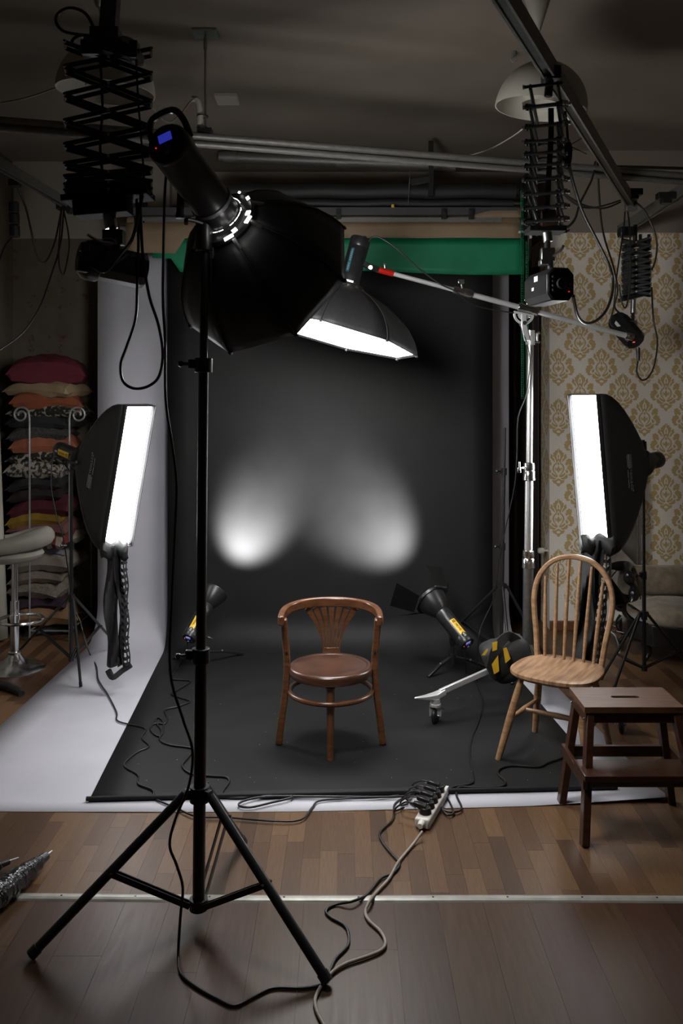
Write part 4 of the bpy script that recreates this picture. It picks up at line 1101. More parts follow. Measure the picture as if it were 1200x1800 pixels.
# ---------------------------------------------------------------- floor lamps aimed at the backdrop
def floor_lamp(name, label, o, z, L, r, feet, ctr_, doors, r1, aim_w, gl):
    t, M = flash_head(name, label, o, z, L, r, xh=(-1,0,0), style='move')
    Mr = reflector(t, M, L, r*.9, r1, r1*1.15)
    c = V(ctr_); j = M @ V((0,0,L*.55))
    part('tilt_bracket', MB().tube([j - V((0,0,r*.6)), V((c.x, c.y, .20)), V((c.x, c.y, .14))], .014, 10).box(V((c.x, c.y, .2)), (.04,.05,.05)), M_black_pl, t, bevel=.003)
    part('tilt_lever', MB().tube(spline([V((c.x, c.y-.02, .2)), V((c.x+.05, c.y-.04, .21)), V((c.x+.085, c.y-.04, .195))]), .007, 6), M_black_pl, t)
    part('short_column', MB().cyl(V((c.x, c.y, .05)), V((c.x, c.y, .16)), .016).cyl(V((c.x, c.y, .09)), V((c.x, c.y, .12)), .024), M_black_mt, t)
    for f in feet:
        f = V(f); e = f + V((0,0,.010)); a = V((c.x, c.y, .10))
        part('mini_leg', MB().sweep([a, a.lerp(e, .5) + V((0,0,.012)), e], .022, .016), M_black_mt, t, bevel=.003)
        part('leg_pin', MB().sphere(a.lerp(e, .5) + V((0,-.012,.02)), .008, 8), M_red if f is feet[0] else M_steel, t)
    if doors:
        Md = Mr @ Matrix.Translation((0,0,r1*1.15))
        part('door_ring', MB().at(Md).lathe([(r1*1.02,-.01),(r1*1.1,-.01),(r1*1.1,.008),(r1*1.02,.008)], 36, False), M_black_mt, t)
        for k, (a, w0, w1, hh, tilt) in enumerate(((128, .13, .165, .14, 22), (12, .15, .21, .165, 38), (215, .12, .155, .12, 45), (300, .12, .17, .13, 50))):
            Mk = Md @ Matrix.Rotation(R(a), 4, 'Z') @ Matrix.Translation((r1*1.08, 0, 0)) @ Matrix.Rotation(R(tilt), 4, 'Y')
            dr = part('barn_door', MB().at(Mk @ Matrix(((0,0,1,0),(1,0,0,0),(0,1,0,0),(0,0,0,1)))).prism([(-w0/2,0),(w0/2,0),(w1/2,hh),(-w1/2,hh)], -.0015, .0015), M_door, t)
            part('hinge', MB().at(Mk).tube([(0,-w0*.45,0),(0,w0*.45,0)], .005, 8), M_steel, dr)
    ld = bpy.data.lights.new(name + '_light', 'SPOT'); ld.energy = aim_w; ld.spot_size = R(58); ld.spot_blend = 1.0; ld.shadow_soft_size = .06
    lo = bpy.data.objects.new(name + '_light', ld); C.objects.link(lo); lo.parent = t
    mw = frame((Mr @ V((0,0,r1*1.18))) , M.to_3x3() @ V((0,0,-1)))
    lo.matrix_local = Matrix.Translation((mw.translation - ORI[t.name])*U) @ mw.to_3x3().to_4x4()
    return t
zL_ = V((.33,.71,.63)).normalized(); oL = P(334, 1118, 5.36)
floor_lamp('floor_flash', 'floor flash with round reflector behind the foreground stand', oL, zL_, .24, .046, [G(357,1180), G(304,1160), G(428,1152)], (P(352,0,5.55).x, 5.55, 0), False, .088, SPOT_W, 0)
zR_ = V((-.50,.67,.54)).normalized(); oR = P(818, 1128, 5.22)
floor_lamp('floor_flash', 'floor flash with four barn doors beside the sandbag', oR, zR_, .25, .050, [G(752,1193), G(858,1178), G(790,1150)], (P(795,0,5.46).x, 5.46, 0), True, .102, SPOT_W*1.05, 1)
# ---------------------------------------------------------------- ceiling rails and fixtures
def rail(name, label, a, b, w, h, m=M_alu, grooves=True):
    t = thing(name, label, 'ceiling rail', (V(a)+V(b))/2)
    a, b = V(a), V(b); d = (b-a).normalized(); sd = d.cross(V((0,0,1))).normalized()
    part('profile', MB().bar(a, b, w, h), m, t, bevel=.003)
    if grooves:
        for s in (-1, 1):
            part('flange', MB().bar(a + sd*s*w*.42 - V((0,0,h*.5+.006)), b + sd*s*w*.42 - V((0,0,h*.5+.006)), w*.2, .012), m, t)
        part('slot', MB().bar(a - V((0,0,h*.5+.003)), b - V((0,0,h*.5+.003)), w*.5, .004), M_black_mt, t)
    return t
ra, rb_ = P(1108, 352, 5.48), P(893, 0, 2.68)
dd_ = (rb_ - ra); re = ra + dd_*1.35
diag = rail('ceiling_rail', 'aluminium ceiling rail slanting over the right lamp shade', ra, re, .045, .062)
part('end_cap', MB().box(ra + V((0,0,-.02)), (.07,.05,.10)), M_alu, diag, bevel=.004)
lf0, lf1 = P(118, 357, 5.5), P(0, 286, 4.52)
rail('ceiling_rail', 'dull metal ceiling rail at the left above the floral wall', lf0, lf0 + (lf1-lf0)*2.4, .042, .045)
rr0, rr1 = P(1090, 404, 6.40), P(1200, 333, 5.14)
rail('ceiling_rail', 'grey metal rail running to the top of damask wall', rr0, rr0 + (rr1-rr0)*2.2, .05, .06)
tr0, tr1 = V((-2.0, 4.02, 3.075)), V((2.12, 5.16, 3.075))
t = rail('cross_rail', 'long pale twin-tube cross rail spanning the room below the ceiling', tr0, tr1, .05, .04, M_alu, False)
sd = (tr1-tr0).cross(V((0,0,1))).normalized()
for o_, r_ in ((sd*.05, .019), (sd*.05 + V((0,0,-.04)), .017), (sd*-.04 + V((0,0,.01)), .014)):
    part('tube', MB().cyl(tr0 + o_, tr1 + o_, r_, n=12), M_alu, t)
for pa, lab in ((P(1112, 338, 5.35), 'right'), (P(1170, 345, 5.2), 'far')):
    part('rail_trolley', MB().box(pa + V((0,0,0)), (.11, .06, .04)).box(pa + V((0,0,-.03)), (.06,.05,.03)), M_black_mt, None, 'black rail trolley %s' % ('near the slanting rail end' if lab == 'right' else 'on the rail at right edge'), 'trolley', bevel=.003)
# hanger rod
hr = thing('hanger_rod', 'thin rod with square ceiling plate holding the cross rail', 'hanger', P(361, 235, 4.36))
zt = ZC
pt_ = V((P(361,0,4.36).x, 4.36, zt))
part('ceiling_plate', MB().box(pt_ + V((0,0,-.006)), (.125, .11, .012)), M_steel, hr, bevel=.002)
part('rod', MB().cyl(pt_, V((pt_.x, 4.36, 3.09)), .006, n=10).cyl(pt_ + V((0,0,-.03)), pt_ + V((0,0,-.09)), .010, n=10), M_steel, hr)
part('clamp', MB().box((pt_.x, 4.36, 3.11), (.07, .06, .03)), M_black_mt, hr, bevel=.003)
sl_ = part('cable_sleeve', MB().tube(spline([(pt_.x-.03, 4.36, 3.10), (pt_.x-.028, 4.36, 3.2), (pt_.x-.04, 4.36, 3.27), (pt_.x-.07, 4.36, 3.28)]), .016, 8), M_lampw, hr)
for z in (3.13, 3.19): part('cable_tie', MB().tube([V((pt_.x-.015 + .028*math.cos(a*PI/8), 4.36+.03*math.sin(a*PI/8), z)) for a in range(16)], .003, 5, closed=True), M_black_mt, hr)
p = P(399, 179, 5.3); part('ceiling_box', MB().box((p.x, 5.3, ZC-.012), (.14, .16, .025)), M_lampw, None, 'small white box fixed to the ceiling', 'junction box', bevel=.004)
p = V((P(903,0,4.6).x, 4.6, ZC)); part('ceiling_hook', MB().cyl(p, p+V((0,0,-.03)), .014, n=12).tube([p + V((.014*math.cos(R(a)), 0, -.045+.014*math.sin(R(a)))) for a in range(-200, 60, 20)], .004, 6), M_iron, None, 'little hook screwed into the ceiling', 'hook')
def dome(label, px, py_rim, d, wpx, roll, cpx):
    c = P(px, py_rim, d); r = wpx/2/F*d
    t = thing('pendant_lamp', label, 'pendant lamp', c, group=None)
    M = Matrix.Translation(c) @ Matrix.Rotation(roll, 4, 'Y') @ Matrix.Rotation(R(4), 4, 'X')
    pr = [(r*math.sin(R(a)), r*1.02*math.cos(R(a))) for a in range(90, 4, -6)] + [(.03, r*1.02)]
    inn = [(x*.975, z*.975) for x, z in reversed(pr)]
    part('shade', MB().at(M).lathe(pr + inn + [pr[0]], 48, False), M_lampw, t)
    part('inner_cup', MB().at(M).lathe([(r*.42, r*.1), (r*.42, r*.85), (r*.40, r*.85), (r*.40, r*.1)], 32, False), M_lampw, t)
    part('bulb', MB().at(M).sphere((0,0,r*.45), r*.2, 12), M_white_pl, t)
    top = M @ V((0,0,r*1.0))
    part('cap', MB().at(M).lathe([(.035, r*1.0), (.03, r*1.1), (.008, r*1.14)], 16, False), M_lampw, t)
    cc = V((P(cpx, 0, d).x, d, ZC))
    part('cord', MB().tube([top, cc - V((0,0,.2))], .004, 6), M_lampw, t)
    part('canopy', MB().at(Matrix.Translation(cc)).lathe([(.006,-.22),(.012,-.21),(.075,-.02),(.08,0)], 28, False), M_lampw, t)
dome('white dome pendant lamp behind the slanting rail at upper right', 950, 192, 3.85, 160, R(7), 945)
dome('white dome pendant lamp behind the black scissor arm at upper left', 186, 163, 3.60, 170, R(3), 172)

# ---------------------------------------------------------------- scissor (pantograph) arms
def pantograph(label, top, u, v, w, dep, heights, th_, tk, d0, lean=(0,0)):
    t = thing('scissor_arm', label, 'scissor arm', top)
    u, v, top = V(u).normalized(), V(v).normalized(), V(top)
    def node(s, k, f): 
        z = heights[k]
        return top + u*s*w + v*f*dep + V((lean[0]*z, lean[1]*z, -z))
    pins = MB()
    for f in (-1, 1):
        for k in range(len(heights)-1):
            for s in (-1, 1):
                a = node(s, k, f) + v*(f*s*tk*.6); b = node(-s, k+1, f) + v*(f*s*tk*.6)
                part('scissor_bar', MB().sweep([a, b], tk, th_, (0,0,1)), M_black_mt, t, bevel=min(.004, th_*.2))
    for k in range(len(heights)):
        for s in (-1, 1):
            part('cross_pin', MB().cyl(node(s, k, -1) - v*tk*2, node(s, k, 1) + v*tk*2, .006 if dep > .04 else .005, n=8), M_black_mt, t)
            for f in (-1, 1):
                q = node(s, k, f); pins.cyl(q + v*f*tk*1.2, q + v*f*tk*2.0, th_*.33, n=8)
        if k < len(heights)-1:
            for f in (-1, 1):
                q = (node(1, k, f) + node(-1, k+1, f))/2; pins.cyl(q + v*f*tk*1.4, q + v*f*tk*2.1, th_*.28, n=8)
    part('rivets', pins, M_steel, t, kind='stuff')
    return t, node
# left: large
px_ = lambda y: P(0, y, 3.0).z
top = P(191, 86, 3.0)
hts = [0, .085, .182, .272, .354, .42, .464, .492, .512]
pl, nd = pantograph('large black scissor arm hanging at upper left before the lamp shade', top, (1, .22, 0), (-.25, 1, 0), .146, .030, hts, .0165, .006, 3.0, lean=(0.0, 0))
part('mount_post', MB().bar(P(197, -30, 3.05), P(191, 55, 3.0), .056, .056, (0,1,0)), M_black_mt, pl, bevel=.003)
part('mount_block', MB().box(P(188, 72, 3.0), (.10, .09, .07)).box(P(200, 90, 3.0), (.20,.08,.035), Matrix.Rotation(R(14), 3, 'Y')).box(P(162, 86, 2.97), (.07,.05,.05)), M_black_mt, pl, bevel=.004)
part('spring_case', MB().cyl(P(224, 70, 2.98), P(218, 100, 3.02), .03, n=16).box(P(236, 90, 2.97), (.03,.05,.06)), M_black_mt, pl, bevel=.003)
bz = top.z - hts[-1]
part('lower_plate', MB().box(V((top.x, 3.0, bz-.012)), (.30, .13, .022), Matrix.Rotation(R(-5), 3, 'Y')).box(V((top.x-.02, 3.0, bz-.045)), (.19, .09, .06), Matrix.Rotation(R(-5), 3, 'Y')), M_door, pl, bevel=.004)
part('spigot', MB().cyl(V((top.x, 3.0, bz-.06)), V((top.x+.01, 3.0, bz-.12)), .022), M_steel, pl)
part('power_cable', MB().tube(spline([P(176,100,2.98), P(180,190,3.0), P(176,260,3.0), P(185,345,3.0)]), .005, 6), M_black_cb, pl)
part('coil_cable', MB().tube(spline([P(239,100,2.98), P(243,180,2.97), P(248,240,2.97), P(253,320,2.97), P(250,345,2.97)]), .004, 6), M_black_cb, pl)
# right: edge-on
top = P(962, 168, 3.25)
hts2 = [0, .075, .15, .205, .25, .295, .345, .40, .45, .50]
pr_, nd2 = pantograph('narrow black scissor arm seen edge-on below the slanting rail', top, (.34, .94, .0), (.94, -.34, 0), .118, .056, hts2, .026, .010, 3.25, lean=(-.01, 0))
part('mount_block', MB().box(P(968, 132, 3.25), (.06,.08,.05)).cyl(P(966,140,3.25), P(963,170,3.25), .016), M_black_mt, pr_, bevel=.004)
M_rust = mat('rusty_brown_spring', '#2c1810', '#3b2015', 30, .6)
part('spring_strip', MB().sweep(spline([P(968,190,3.2), P(968,240,3.2), P(964,310,3.2), P(960,375,3.2), P(958,392,3.2)]), [.02]*25, .006, (0,1,0)), M_rust, pr_)
part('spring_drum', MB().cyl(P(950,384,3.2), P(978,382,3.2), .03, n=16), M_rust, pr_)
part('lower_plate', MB().box(P(958, 405, 3.25), (.14,.10,.02)), M_door, pr_, bevel=.003)
part('spigot', MB().cyl(P(961, 408, 3.25), P(963, 425, 3.25), .018), M_steel, pr_)
# far right
top = P(1118, 422, 5.55)
hts3 = [0, .05, .10, .145, .185, .22, .255, .29, .325, .36]
pf, nd3 = pantograph('compact black scissor arm hanging against the damask wall', top, (1, -.35, 0), (.35, 1, 0), .088, .055, hts3, .020, .007, 5.55)
part('mount_block', MB().box(P(1100, 408, 5.55), (.09,.08,.06)).cyl(P(1116,395,5.55), P(1116,425,5.55), .014), M_black_mt, pf, bevel=.004)
for px in (1125, 1140): part('mount_prong', MB().bar(P(px, 432, 5.5), P(px, 412, 5.5), .015, .02, (0,1,0)), M_black_mt, pf)
part('lower_plate', MB().box(P(1112, 522, 5.55), (.17,.10,.025), Matrix.Rotation(R(-14), 3, 'Y')), M_black_mt, pf, bevel=.003)
part('spigot', MB().cyl(P(1113, 526, 5.55), P(1112, 552, 5.55), .016), M_steel, pf)

# flash heads on the scissor arms
o_ = P(146, 455, 2.93); zd = V((.86, .50, -.13)).normalized()
hf = thing('hanging_flash', 'dark grey flash hanging sideways below the left scissor arm', 'studio flash', o_)
Mf = frame(o_, zd, (0,0,1)); M_gun = mat('gunmetal_housing', (.022,.022,.025,1), (.03,.03,.033,1), 20, .3)
part('body', MB().at(Mf).lathe([(0,-.012),(.05,-.012),(.066,.004),(.070,.02),(.070,.05),(.066,.055)], 32, False), M_black_pl, hf)
part('barrel', MB().at(Mf).lathe([(.064,.05),(.064,.20),(.058,.215),(0,.217)], 12, False), M_gun, hf, sharp=20)
part('rear_panel', MB().at(Mf).lathe([(0,-.016),(.046,-.016),(.05,-.012)], 32, False), M_grey_pl, hf)
part('side_clip', MB().at(Mf).box((-.03,.055,-.01), (.05,.03,.035)).box((.03,.05,-.01), (.03,.03,.03)), M_black_pl, hf, bevel=.003)
part('display', MB().at(Mf).box((.012, 0, -.018), (.02,.034,.002)), M_grey_pl, hf)
Mtx = Mf @ Matrix.Rotation(R(-90), 4, 'Z') @ Matrix.Translation((.0645, 0, .135)) @ Matrix(((0,0,1,0),(0,1,0,0),(-1,0,0,0),(0,0,0,1)))
text('lettering', 'DPE 500', .020, Mtx @ Matrix.Translation((.03,-.0,0)) @ Matrix.Rotation(0, 4, 'Z'), M_greyink, hf)
part('emblem', MB().at(Mtx @ Matrix.Translation((-.04, 0, 0))).box((0,0,0), (.018,.026,.0008)), M_greyink, hf, sharp=0)
part('yoke', MB().tube(spline([Mf @ V((.066,.0,.09)), P(205,432,2.95), P(200,410,2.98), P(196,390,3.0)]), .013, 8).box(P(200,418,2.97), (.07,.04,.05)), M_black_mt, hf, bevel=.003)
part('tilt_lever', MB().tube(spline([P(205,428,2.93), P(175,424,2.9), P(153,412,2.88)]), .005, 6), M_steel, hf)
part('fork_ring', MB().tube([P(190,425,2.92) + V((.024*math.cos(a*PI/8), 0, .012*math.sin(a*PI/8))) for a in range(16)], .003, 5, closed=True), M_steel, hf)
part('plug_cable', MB().tube(spline([Mf @ V((-.01,.04,-.02)), P(165,470,2.85), P(186,476,2.84), P(214,446,2.87), P(232,420,2.9), P(243,380,2.95), P(250,345,2.97)]), .006, 8), M_black_cb, hf)
mk = MB()
for k in range(8): mk.box(P(205 + k*2.6, 462 - k*2.0, 2.835), (.0035, .001, .006))
part('print_marks', mk, M_greyink, hf, sharp=0)

o_ = P(985, 499, 3.10); zd = V((-.17, .985, .0)).normalized()
hf2 = thing('hanging_flash', 'angular black flash with control dial facing the camera at right', 'studio flash', o_)
Mf = frame(o_, zd, (-1,-.2,0))
oc = [(-.034,-.060),(.034,-.060),(.052,-.035),(.052,.035),(.030,.060),(-.030,.060),(-.052,.035),(-.052,-.035)]
part('body', MB().at(Mf).prism(oc, 0, .22), M_black_pl, hf2, sharp=20, bevel=.004)
part('rear_panel', MB().at(Mf).prism([(x*.9, y*.9) for x, y in oc], -.004, 0), M_black_mt, hf2, sharp=20)
part('dial', MB().at(Mf).lathe([(.020,-.004),(.020,-.012),(.017,-.015),(0,-.015)], 24, False), M_grey_pl, hf2)
for k in range(4): 
    q = Mf @ V((.030, .025 - k*.016, -.006)); part('button', MB().at(frame(q, zd)).sphere((0,0,0), .006, 8, (1,1,.5)), M_grey_pl, hf2)
q = Mf @ V((-.032, 0, -.006)); part('button', MB().at(frame(q, zd)).sphere((0,0,0), .006, 8), M_grey_pl, hf2)
part('indicator', MB().at(Mf).box((-.03,-.028,-.005), (.006,.004,.003)), M_redled, hf2)
part('side_label', MB().at(Mf).box((.053,.03,.10), (.002,.02,.035)), M_whiteink, hf2)
part('side_label', MB().at(Mf).box((.053,-.005,.13), (.002,.012,.02)), M_whiteink, hf2)
part('yoke', MB().tube(spline([P(968,478,3.15), P(966,455,3.18), P(962,440,3.2), P(962,425,3.22)]), .012, 8).box(P(962,448,3.18), (.05,.03,.05)).box(P(955,462,3.16), (.03,.05,.02)), M_steel, hf2, bevel=.003)
part('tilt_lever', MB().tube(spline([P(972,450,3.15), P(985,440,3.12), P(990,432,3.1)]), .005, 6), M_black_mt, hf2)

o_ = P(1117, 600, 5.42); zd = V((-.30, .62, .62)).normalized()
hf3 = thing('hanging_flash', 'black flash tilted down against the damask wall at far right', 'studio flash', o_)
Mf = frame(o_, zd, (1,.3,0))
part('body', MB().at(Mf).lathe([(0,0),(.062,.0),(.072,.02),(.074,.18),(.06,.23),(0,.235)], 10, False), M_black_pl, hf3, sharp=20)
part('rear_panel', MB().at(Mf).lathe([(0,-.005),(.05,-.005),(.062,0)], 10, False), M_black_mt, hf3)
part('side_label', MB().at(Mf).box((-.065,-.03,.14), (.006,.02,.05)), M_whiteink, hf3)
part('indicator', MB().at(Mf).box((-.02,0,-.007), (.016,.008,.003)), M_redled, hf3)
part('yoke', MB().tube(spline([P(1112,575,5.45), P(1112,562,5.5), P(1112,550,5.55)]), .012, 8).box(P(1111,568,5.47), (.06,.03,.03)), M_steel, hf3, bevel=.003)

# ---------------------------------------------------------------- cables
def cable(label, pts, r, m=M_black_cb, k=5, name='cable', lift=True, group=None):
    return part(name, MB().tube(spline(pts, k), r, 7), m, None, label, 'cable', group, sharp=60)
def gl(pts, r, zoff=.0): return [G(x, y, r + .007 + zoff) for x, y in pts]
R1 = .0046
st_c = [P(296,275,2.80), P(290,330,2.78), P(288,400,2.78), P(286,520,2.78), P(290,600,2.78), P(291,700,2.78), P(302,780,2.78), P(310,850,2.78), P(307,940,2.78), P(302,1050,2.78), P(299,1180,2.78), P(320,1260,2.78), P(338,1318,2.78), P(332,1380,2.78), P(308,1440,2.76), P(298,1485,2.74), P(310,1520,2.73), P(321,1560,2.72), P(317,1610,2.70)]
fl_c = gl([(313,1680),(318,1712),(345,1735),(380,1755),(412,1768),(445,1753),(480,1737),(530,1737),(566,1730),(580,1705),(590,1685),(612,1660),(608,1630),(580,1612),(573,1600),(590,1590)], R1, -.006) + gl([(620,1584)], R1, .006) + gl([(645,1572),(668,1545),(690,1535),(702,1518),(690,1503),(672,1480),(668,1462),(690,1440),(693,1415),(710,1402),(728,1398),(742,1404)], R1, -.004)
cable('long black mains cable from the foreground flash winding to the power strip', st_c + fl_c, R1)
M_greyc = mat('grey_cable_sheath', '#8a8078', '#958b83', 20, .5)
cable('thick grey cable leaving the power strip toward the camera', [G(742,1462,.03)] + gl([(725,1485),(700,1515),(683,1545),(660,1570)], .008, -.006) + gl([(650,1583)], .008, .006) + gl([(642,1602),(648,1618),(668,1637),(677,1655),(670,1670),(640,1683),(610,1693),(585,1708),(565,1732),(554,1755),(556,1775),(570,1803),(600,1850)], .0065, -.006), .0056, M_greyc)
cable('black cable from the left strip light along the white paper', [P(124,830,5.3), P(96,800,5.35), P(90,850,5.3), P(98,900,5.28), P(112,950,5.27), P(128,1060,5.3), P(140,1090,5.28), P(148,1120,5.28)] + gl([(158,1150),(170,1172),(173,1195),(190,1222),(205,1252),(208,1268),(254,1280),(249,1297),(262,1312),(240,1323),(218,1345),(242,1362),(243,1378),(268,1389),(273,1404),(310,1420),(345,1435),(400,1437),(480,1443),(528,1441),(548,1420),(560,1408),(600,1404),(660,1402),(700,1398)], .0045), .0042)
cable('black cable tangled in a loop on the black paper at left', [P(330,1125,5.4), P(325,1150,5.38)] + gl([(314,1172),(301,1192),(318,1195),(335,1198),(310,1214),(301,1220),(318,1227),(334,1233),(312,1242),(290,1248),(294,1262),(290,1272),(272,1272),(264,1280),(270,1290),(282,1294),(288,1280),(285,1266),(276,1262),(274,1270),(284,1285)], .0045) + gl([(281,1301),(300,1310),(338,1316),(330,1332),(320,1346),(336,1360),(370,1364),(396,1366),(403,1374),(392,1390),(394,1400),(420,1402),(470,1398)], .0045), .0048)
cable('black cable loop lying over the front edge of black paper', gl([(460,1400),(505,1397),(512,1402),(480,1410),(440,1419),(420,1416),(428,1408),(470,1400),(560,1400),(650,1401),(705,1400),(728,1396)], .005, .004), .005)
cable('black cable from the barn-door flash across the black paper', [P(816,1143,5.3), P(818,1165,5.3)] + gl([(820,1185),(836,1198),(848,1235),(840,1270),(828,1300),(826,1330),(832,1368),(826,1378),(795,1384),(784,1396),(790,1410),(797,1428),(785,1432),(770,1415),(745,1396),(725,1394),(716,1404),(730,1418)], .0045), .0045)
cable('black cable from behind the spindle chair to power strip', gl([(1010,1322),(985,1333),(962,1341),(945,1348),(900,1346),(878,1352),(876,1362),(888,1374),(880,1383),(840,1384),(806,1384),(802,1398),(811,1420),(800,1427),(780,1424),(760,1408),(740,1396)], .005), .005)
cable('thin grey wire hanging from the boom arm along chrome pole', [P(905,552,4.86), P(930,620,4.82), P(925,690,4.84), P(910,735,4.85), P(908,800,4.86), P(904,855,4.87), P(888,930,4.9), P(876,990,4.95), P(868,1050,5.0), P(846,1100,5.0), P(840,1135,5.0), G(838,1200,.006)], .0032)
cable('black cable slung from the boom flash to the tilting head', [P(648,425,4.74), P(655,416,4.74), P(672,420,4.74), P(700,440,4.74), P(740,475,4.76), P(775,500,4.77), P(800,512,4.78), P(830,535,4.8), P(870,545,4.82), P(903,550,4.84)], .004)
cable('hanging black cable loop below the left scissor arm', [P(240,350,2.97), P(243,420,2.96), P(241,500,2.96), P(238,560,2.96), P(222,610,2.95), P(212,640,2.95), P(216,670,2.95), P(236,683,2.95), P(262,678,2.95), P(280,660,2.95), P(286,620,2.95), P(278,570,2.96), P(262,520,2.96), P(251,450,2.96), P(247,380,2.97), P(247,345,2.97)], .0052)
cable('black cable loops at the top of the left scissor arm', [P(168,66,2.98), P(163,45,2.98), P(148,22,2.98), P(122,14,2.98), P(102,24,2.98), P(99,40,2.98), P(112,55,2.98), P(140,61,2.98), P(165,63,2.98), P(140,63,2.97), P(128,70,2.97), P(128,80,2.97), P(142,88,2.97)], .0058)
cable('black cable swinging from the left rail end to left edge', [P(112,368,5.5), P(106,430,5.4), P(88,490,5.3), P(70,540,5.2), P(40,585,5.1), P(0,615,5.0), P(-30,635,4.9)], .006)
cable('black cable drooping between the two left rail brackets', [P(30,328,4.95), P(45,365,5.0), P(58,420,5.0), P(66,455,5.1), P(80,460,5.15), P(95,430,5.2), P(104,390,5.3), P(108,366,5.45)], .006)
cable('thin black cable behind the left hanging flash', [P(112,370,5.5), P(120,410,5.45), P(121,440,5.4), P(112,482,5.3), P(104,465,5.3), P(104,425,5.4), P(108,372,5.5)], .005)
t = thing('hanging_plug_block', 'black multi-socket block hanging from the left rail', 'socket block', P(24, 415, 4.95))
for i, (y0, y1) in enumerate(((355,375),(376,395),(396,417))):
    part('socket', MB().cyl(P(24+i*.7,y0,4.95), P(24.5+i*.7,y1,4.95), .030, n=14), M_black_pl, t, bevel=.006)
part('bracket', MB().box(P(26, 322, 4.95), (.06,.05,.04)), M_black_mt, t, bevel=.003)
part('lead', MB().tube([P(23,325,4.95), P(22,356,4.95)], .005, 6), M_black_cb, t)
part('tail', MB().tube(spline([P(22,416,4.95), P(8,435,4.9), P(-5,470,4.85)]), .006, 6), M_black_cb, t)
part('rail_bracket', MB().box(P(116,362,5.48), (.11,.07,.05)).box(P(122,366,5.46), (.03,.04,.07)), M_black_mt, None, 'black end bracket with cables on the left rail', 'bracket', bevel=.003)
# right hand cables
cable('thick black cable hanging from inline switch to right hanging flash', [P(1000,290,3.3), P(1008,325,3.4), P(1025,375,3.6), P(1048,420,3.8), P(1072,470,4.0), P(1077,505,4.0), P(1068,540,3.9), P(1050,562,3.7), P(1030,568,3.5), P(1015,555,3.3), P(1007,520,3.15)], .0065)
sw = thing('inline_socket', 'black inline socket with two loose ties beside the right scissor arm', 'socket', P(997, 288, 3.3))
part('body', MB().sweep([P(998,250,3.3), P(997,262,3.3), P(996,280,3.3), P(998,290,3.3)], [.02,.034,.034,.02], [.02,.03,.03,.02], (0,1,0)), M_black_pl, sw, bevel=.004)
part('lead', MB().tube(spline([P(993,195,3.28), P(996,225,3.3), P(998,252,3.3)]), .005, 6), M_black_cb, sw)
for q in ((1022,243),(1031,271)): part('tie', MB().tube([P(1000,256,3.3), P(*q,3.3)], .0018, 5), M_black_cb, sw)
cable('black cable draping from the slanting rail to the scissor arm', [P(1046,285,5.0), P(1040,315,4.8), P(1020,355,4.4), P(1010,385,4.0), P(995,400,3.6), P(985,392,3.4), P(978,380,3.3)], .006)
cable('black cable dropping from slanting rail toward the wall lamp', [P(1050,285,5.0), P(1053,350,5.1), P(1060,410,5.2), P(1078,470,5.35), P(1085,510,5.4), P(1080,540,5.45), P(1096,555,5.45)], .006)
cable('black cable sagging from rail end to edge-on scissor arm', [P(1090,355,5.4), P(1062,366,5.0), P(1030,362,4.5), P(1005,350,4.0), P(985,335,3.4)], .0055)
cable('second black cable sagging slightly lower from the rail end', [P(1090,352,5.4), P(1066,360,5.0), P(1036,366,4.5), P(1010,358,4.0), P(984,338,3.38)], .005)
cable('black cable arching right of the far scissor arm', [P(1113,354,5.45), P(1128,365,5.45), P(1145,395,5.45), P(1154,425,5.45), P(1152,455,5.45), P(1145,475,5.45)], .006)
cable('black power lead looping below the far right flash', [P(1145,505,5.45), P(1148,560,5.4), P(1155,600,5.4), P(1150,640,5.38), P(1140,662,5.38), P(1128,668,5.38), P(1119,655,5.38), P(1121,632,5.4), P(1122,610,5.4)], .0055)
part('lead_plug', MB().cyl(P(1121,612,5.39), P(1121.5,634,5.39), .014, .010, n=10), M_black_pl, hf3)
cable('bundle cable from rail end into the far scissor arm', [P(1098,372,5.5), P(1096,400,5.48), P(1090,440,5.46), P(1083,490,5.45), P(1078,540,5.45), P(1072,565,5.45), P(1078,575,5.44), P(1090,575,5.43)], .005)
cable('second bundle cable from rail end beside the far arm', [P(1103,372,5.5), P(1106,400,5.46), P(1108,450,5.44), P(1107,500,5.43), P(1100,540,5.43), P(1092,530,5.43), P(1088,500,5.44)], .005)
cable('thin white wire sagging from right lamp shade to the rolls', [P(924,222,3.9), P(900,240,4.4), P(860,262,5.0), P(820,274,5.5), P(785,276,5.9), P(757,272,6.0)], .0035, M_lampw)
cable('thin pale wire curling from ceiling sleeve to left lamp shade', [P(352,178,4.36), P(345,172,4.34), P(335,178,4.3), P(318,200,4.2), P(298,215,4.1), P(280,205,4.0), P(262,180,3.8)], .004, M_greyc)
cable('thin wire from the left lamp shade to left edge', [P(104,152,3.6), P(60,168,3.6), P(20,178,3.6), P(-30,184,3.6)], .004, M_greyc)
cable('black cable along the junction of wall and ceiling at right', [V((1.6, 6.43, 3.50)), V((2.0, 6.43, 3.495)), V((2.6, 6.43, 3.48)), V((3.2, 6.43, 3.47))], .010)

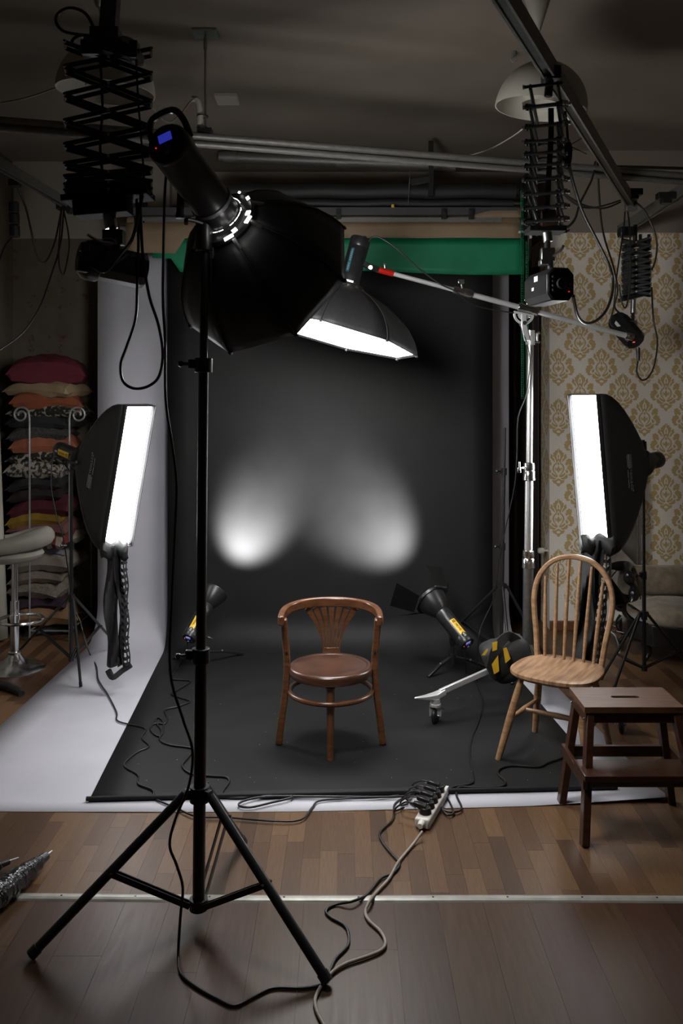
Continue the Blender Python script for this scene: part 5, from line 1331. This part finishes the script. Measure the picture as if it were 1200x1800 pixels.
# ---------------------------------------------------------------- power strip and plugs
a, b = G(741, 1459), G(775, 1402)
pd = (b - a).normalized(); ps = thing('power_strip', 'white power strip with black plugs at the front of the black paper', 'power strip', a)
part('body', MB().bar(a + V((0,0,.024)), b + V((0,0,.024)), .062, .042), M_white_pl, ps, bevel=.008)
part('cable_gland', MB().cyl(a + V((0,0,.026)) - pd*.025, a + V((0,0,.026)) + pd*.01, .011, .018, n=12), M_white_pl, ps)
part('hanging_tab', MB().bar(b + V((.02,0,.024)), b + pd*.03 + V((.02,0,.024)), .012, .03), M_white_pl, ps)
L_ = (b-a).length; side = pd.cross(V((0,0,1))).normalized()
plug_ids = ('nearest to the camera', 'second from the cable end', 'in the middle', 'second from the far end', 'at the far end of the strip')
for i in range(5):
    c = a + pd*(L_*(.17 + .175*i)) + V((0,0,.045))
    t = thing('mains_plug', 'black mains plug in the white strip, %s' % plug_ids[i], 'plug', c, group='plugs in the power strip')
    part('plug_body', MB().cyl(c, c + V((0,0,.026)), .026, .022, n=18).sweep([c + V((0,0,.022)), c + V((-.025,.006,.032)), c + V((-.048,.014,.036))], [.036,.028,.016], [.024,.022,.014]), M_black_pl, t, bevel=.003)
    e = c + V((-.048,.014,.036))
    part('lead', MB().tube(spline([e, e + V((-.03,.016,-.004)), e + V((-.062,.036,-.032)), V((e.x-.075+.012*i, e.y+.07, .013)), V((e.x-.03, e.y+.10-.012*i, .013))], 5), .0038, 7), M_black_cb, t)

# ---------------------------------------------------------------- wrapped stands on the floor at left
M_wrap = mat('black_bag_in_clear_film', (.012,.012,.013,1), (.035,.035,.037,1), 16, .14, bump=.9, bscale=24, stretch=(1,4,1), lo=.5, hi=.75)
for nm, lab, q0, q1, r in (('wrapped_umbrella', 'black folded umbrella wrapped in shiny film on the floor at left', G(-30,1595,.045), G(72,1512,.045), .045), ('wrapped_umbrella', 'end of second film-wrapped black umbrella at the left edge', G(-50,1540,.03), G(2,1520,.03), .03)):
    t = thing(nm, lab, 'umbrella', (q0+q1)/2)
    ax = (q1-q0); n = 18; rrr = random.Random(int(r*1000))
    mb = MB().tube([q0 + ax*(i/n) + V((0,0,.004*math.sin(i*2.1))) for i in range(n+1)], [max(.012, r*(1 - .6*(i/n)**3) * (1+.12*math.sin(i*1.9))) for i in range(n+1)], 14)
    part('wrapping', mb, M_wrap, t, sharp=60)
    part('black_tip', MB().cyl(q1 - ax*.02, q1 + ax.normalized()*.03, r*.42, r*.36, n=14), M_black_pl, t)
    part('metal_pin', MB().cyl(q1 + ax.normalized()*.028, q1 + ax.normalized()*.065, .006, .004, n=8), M_steel, t)
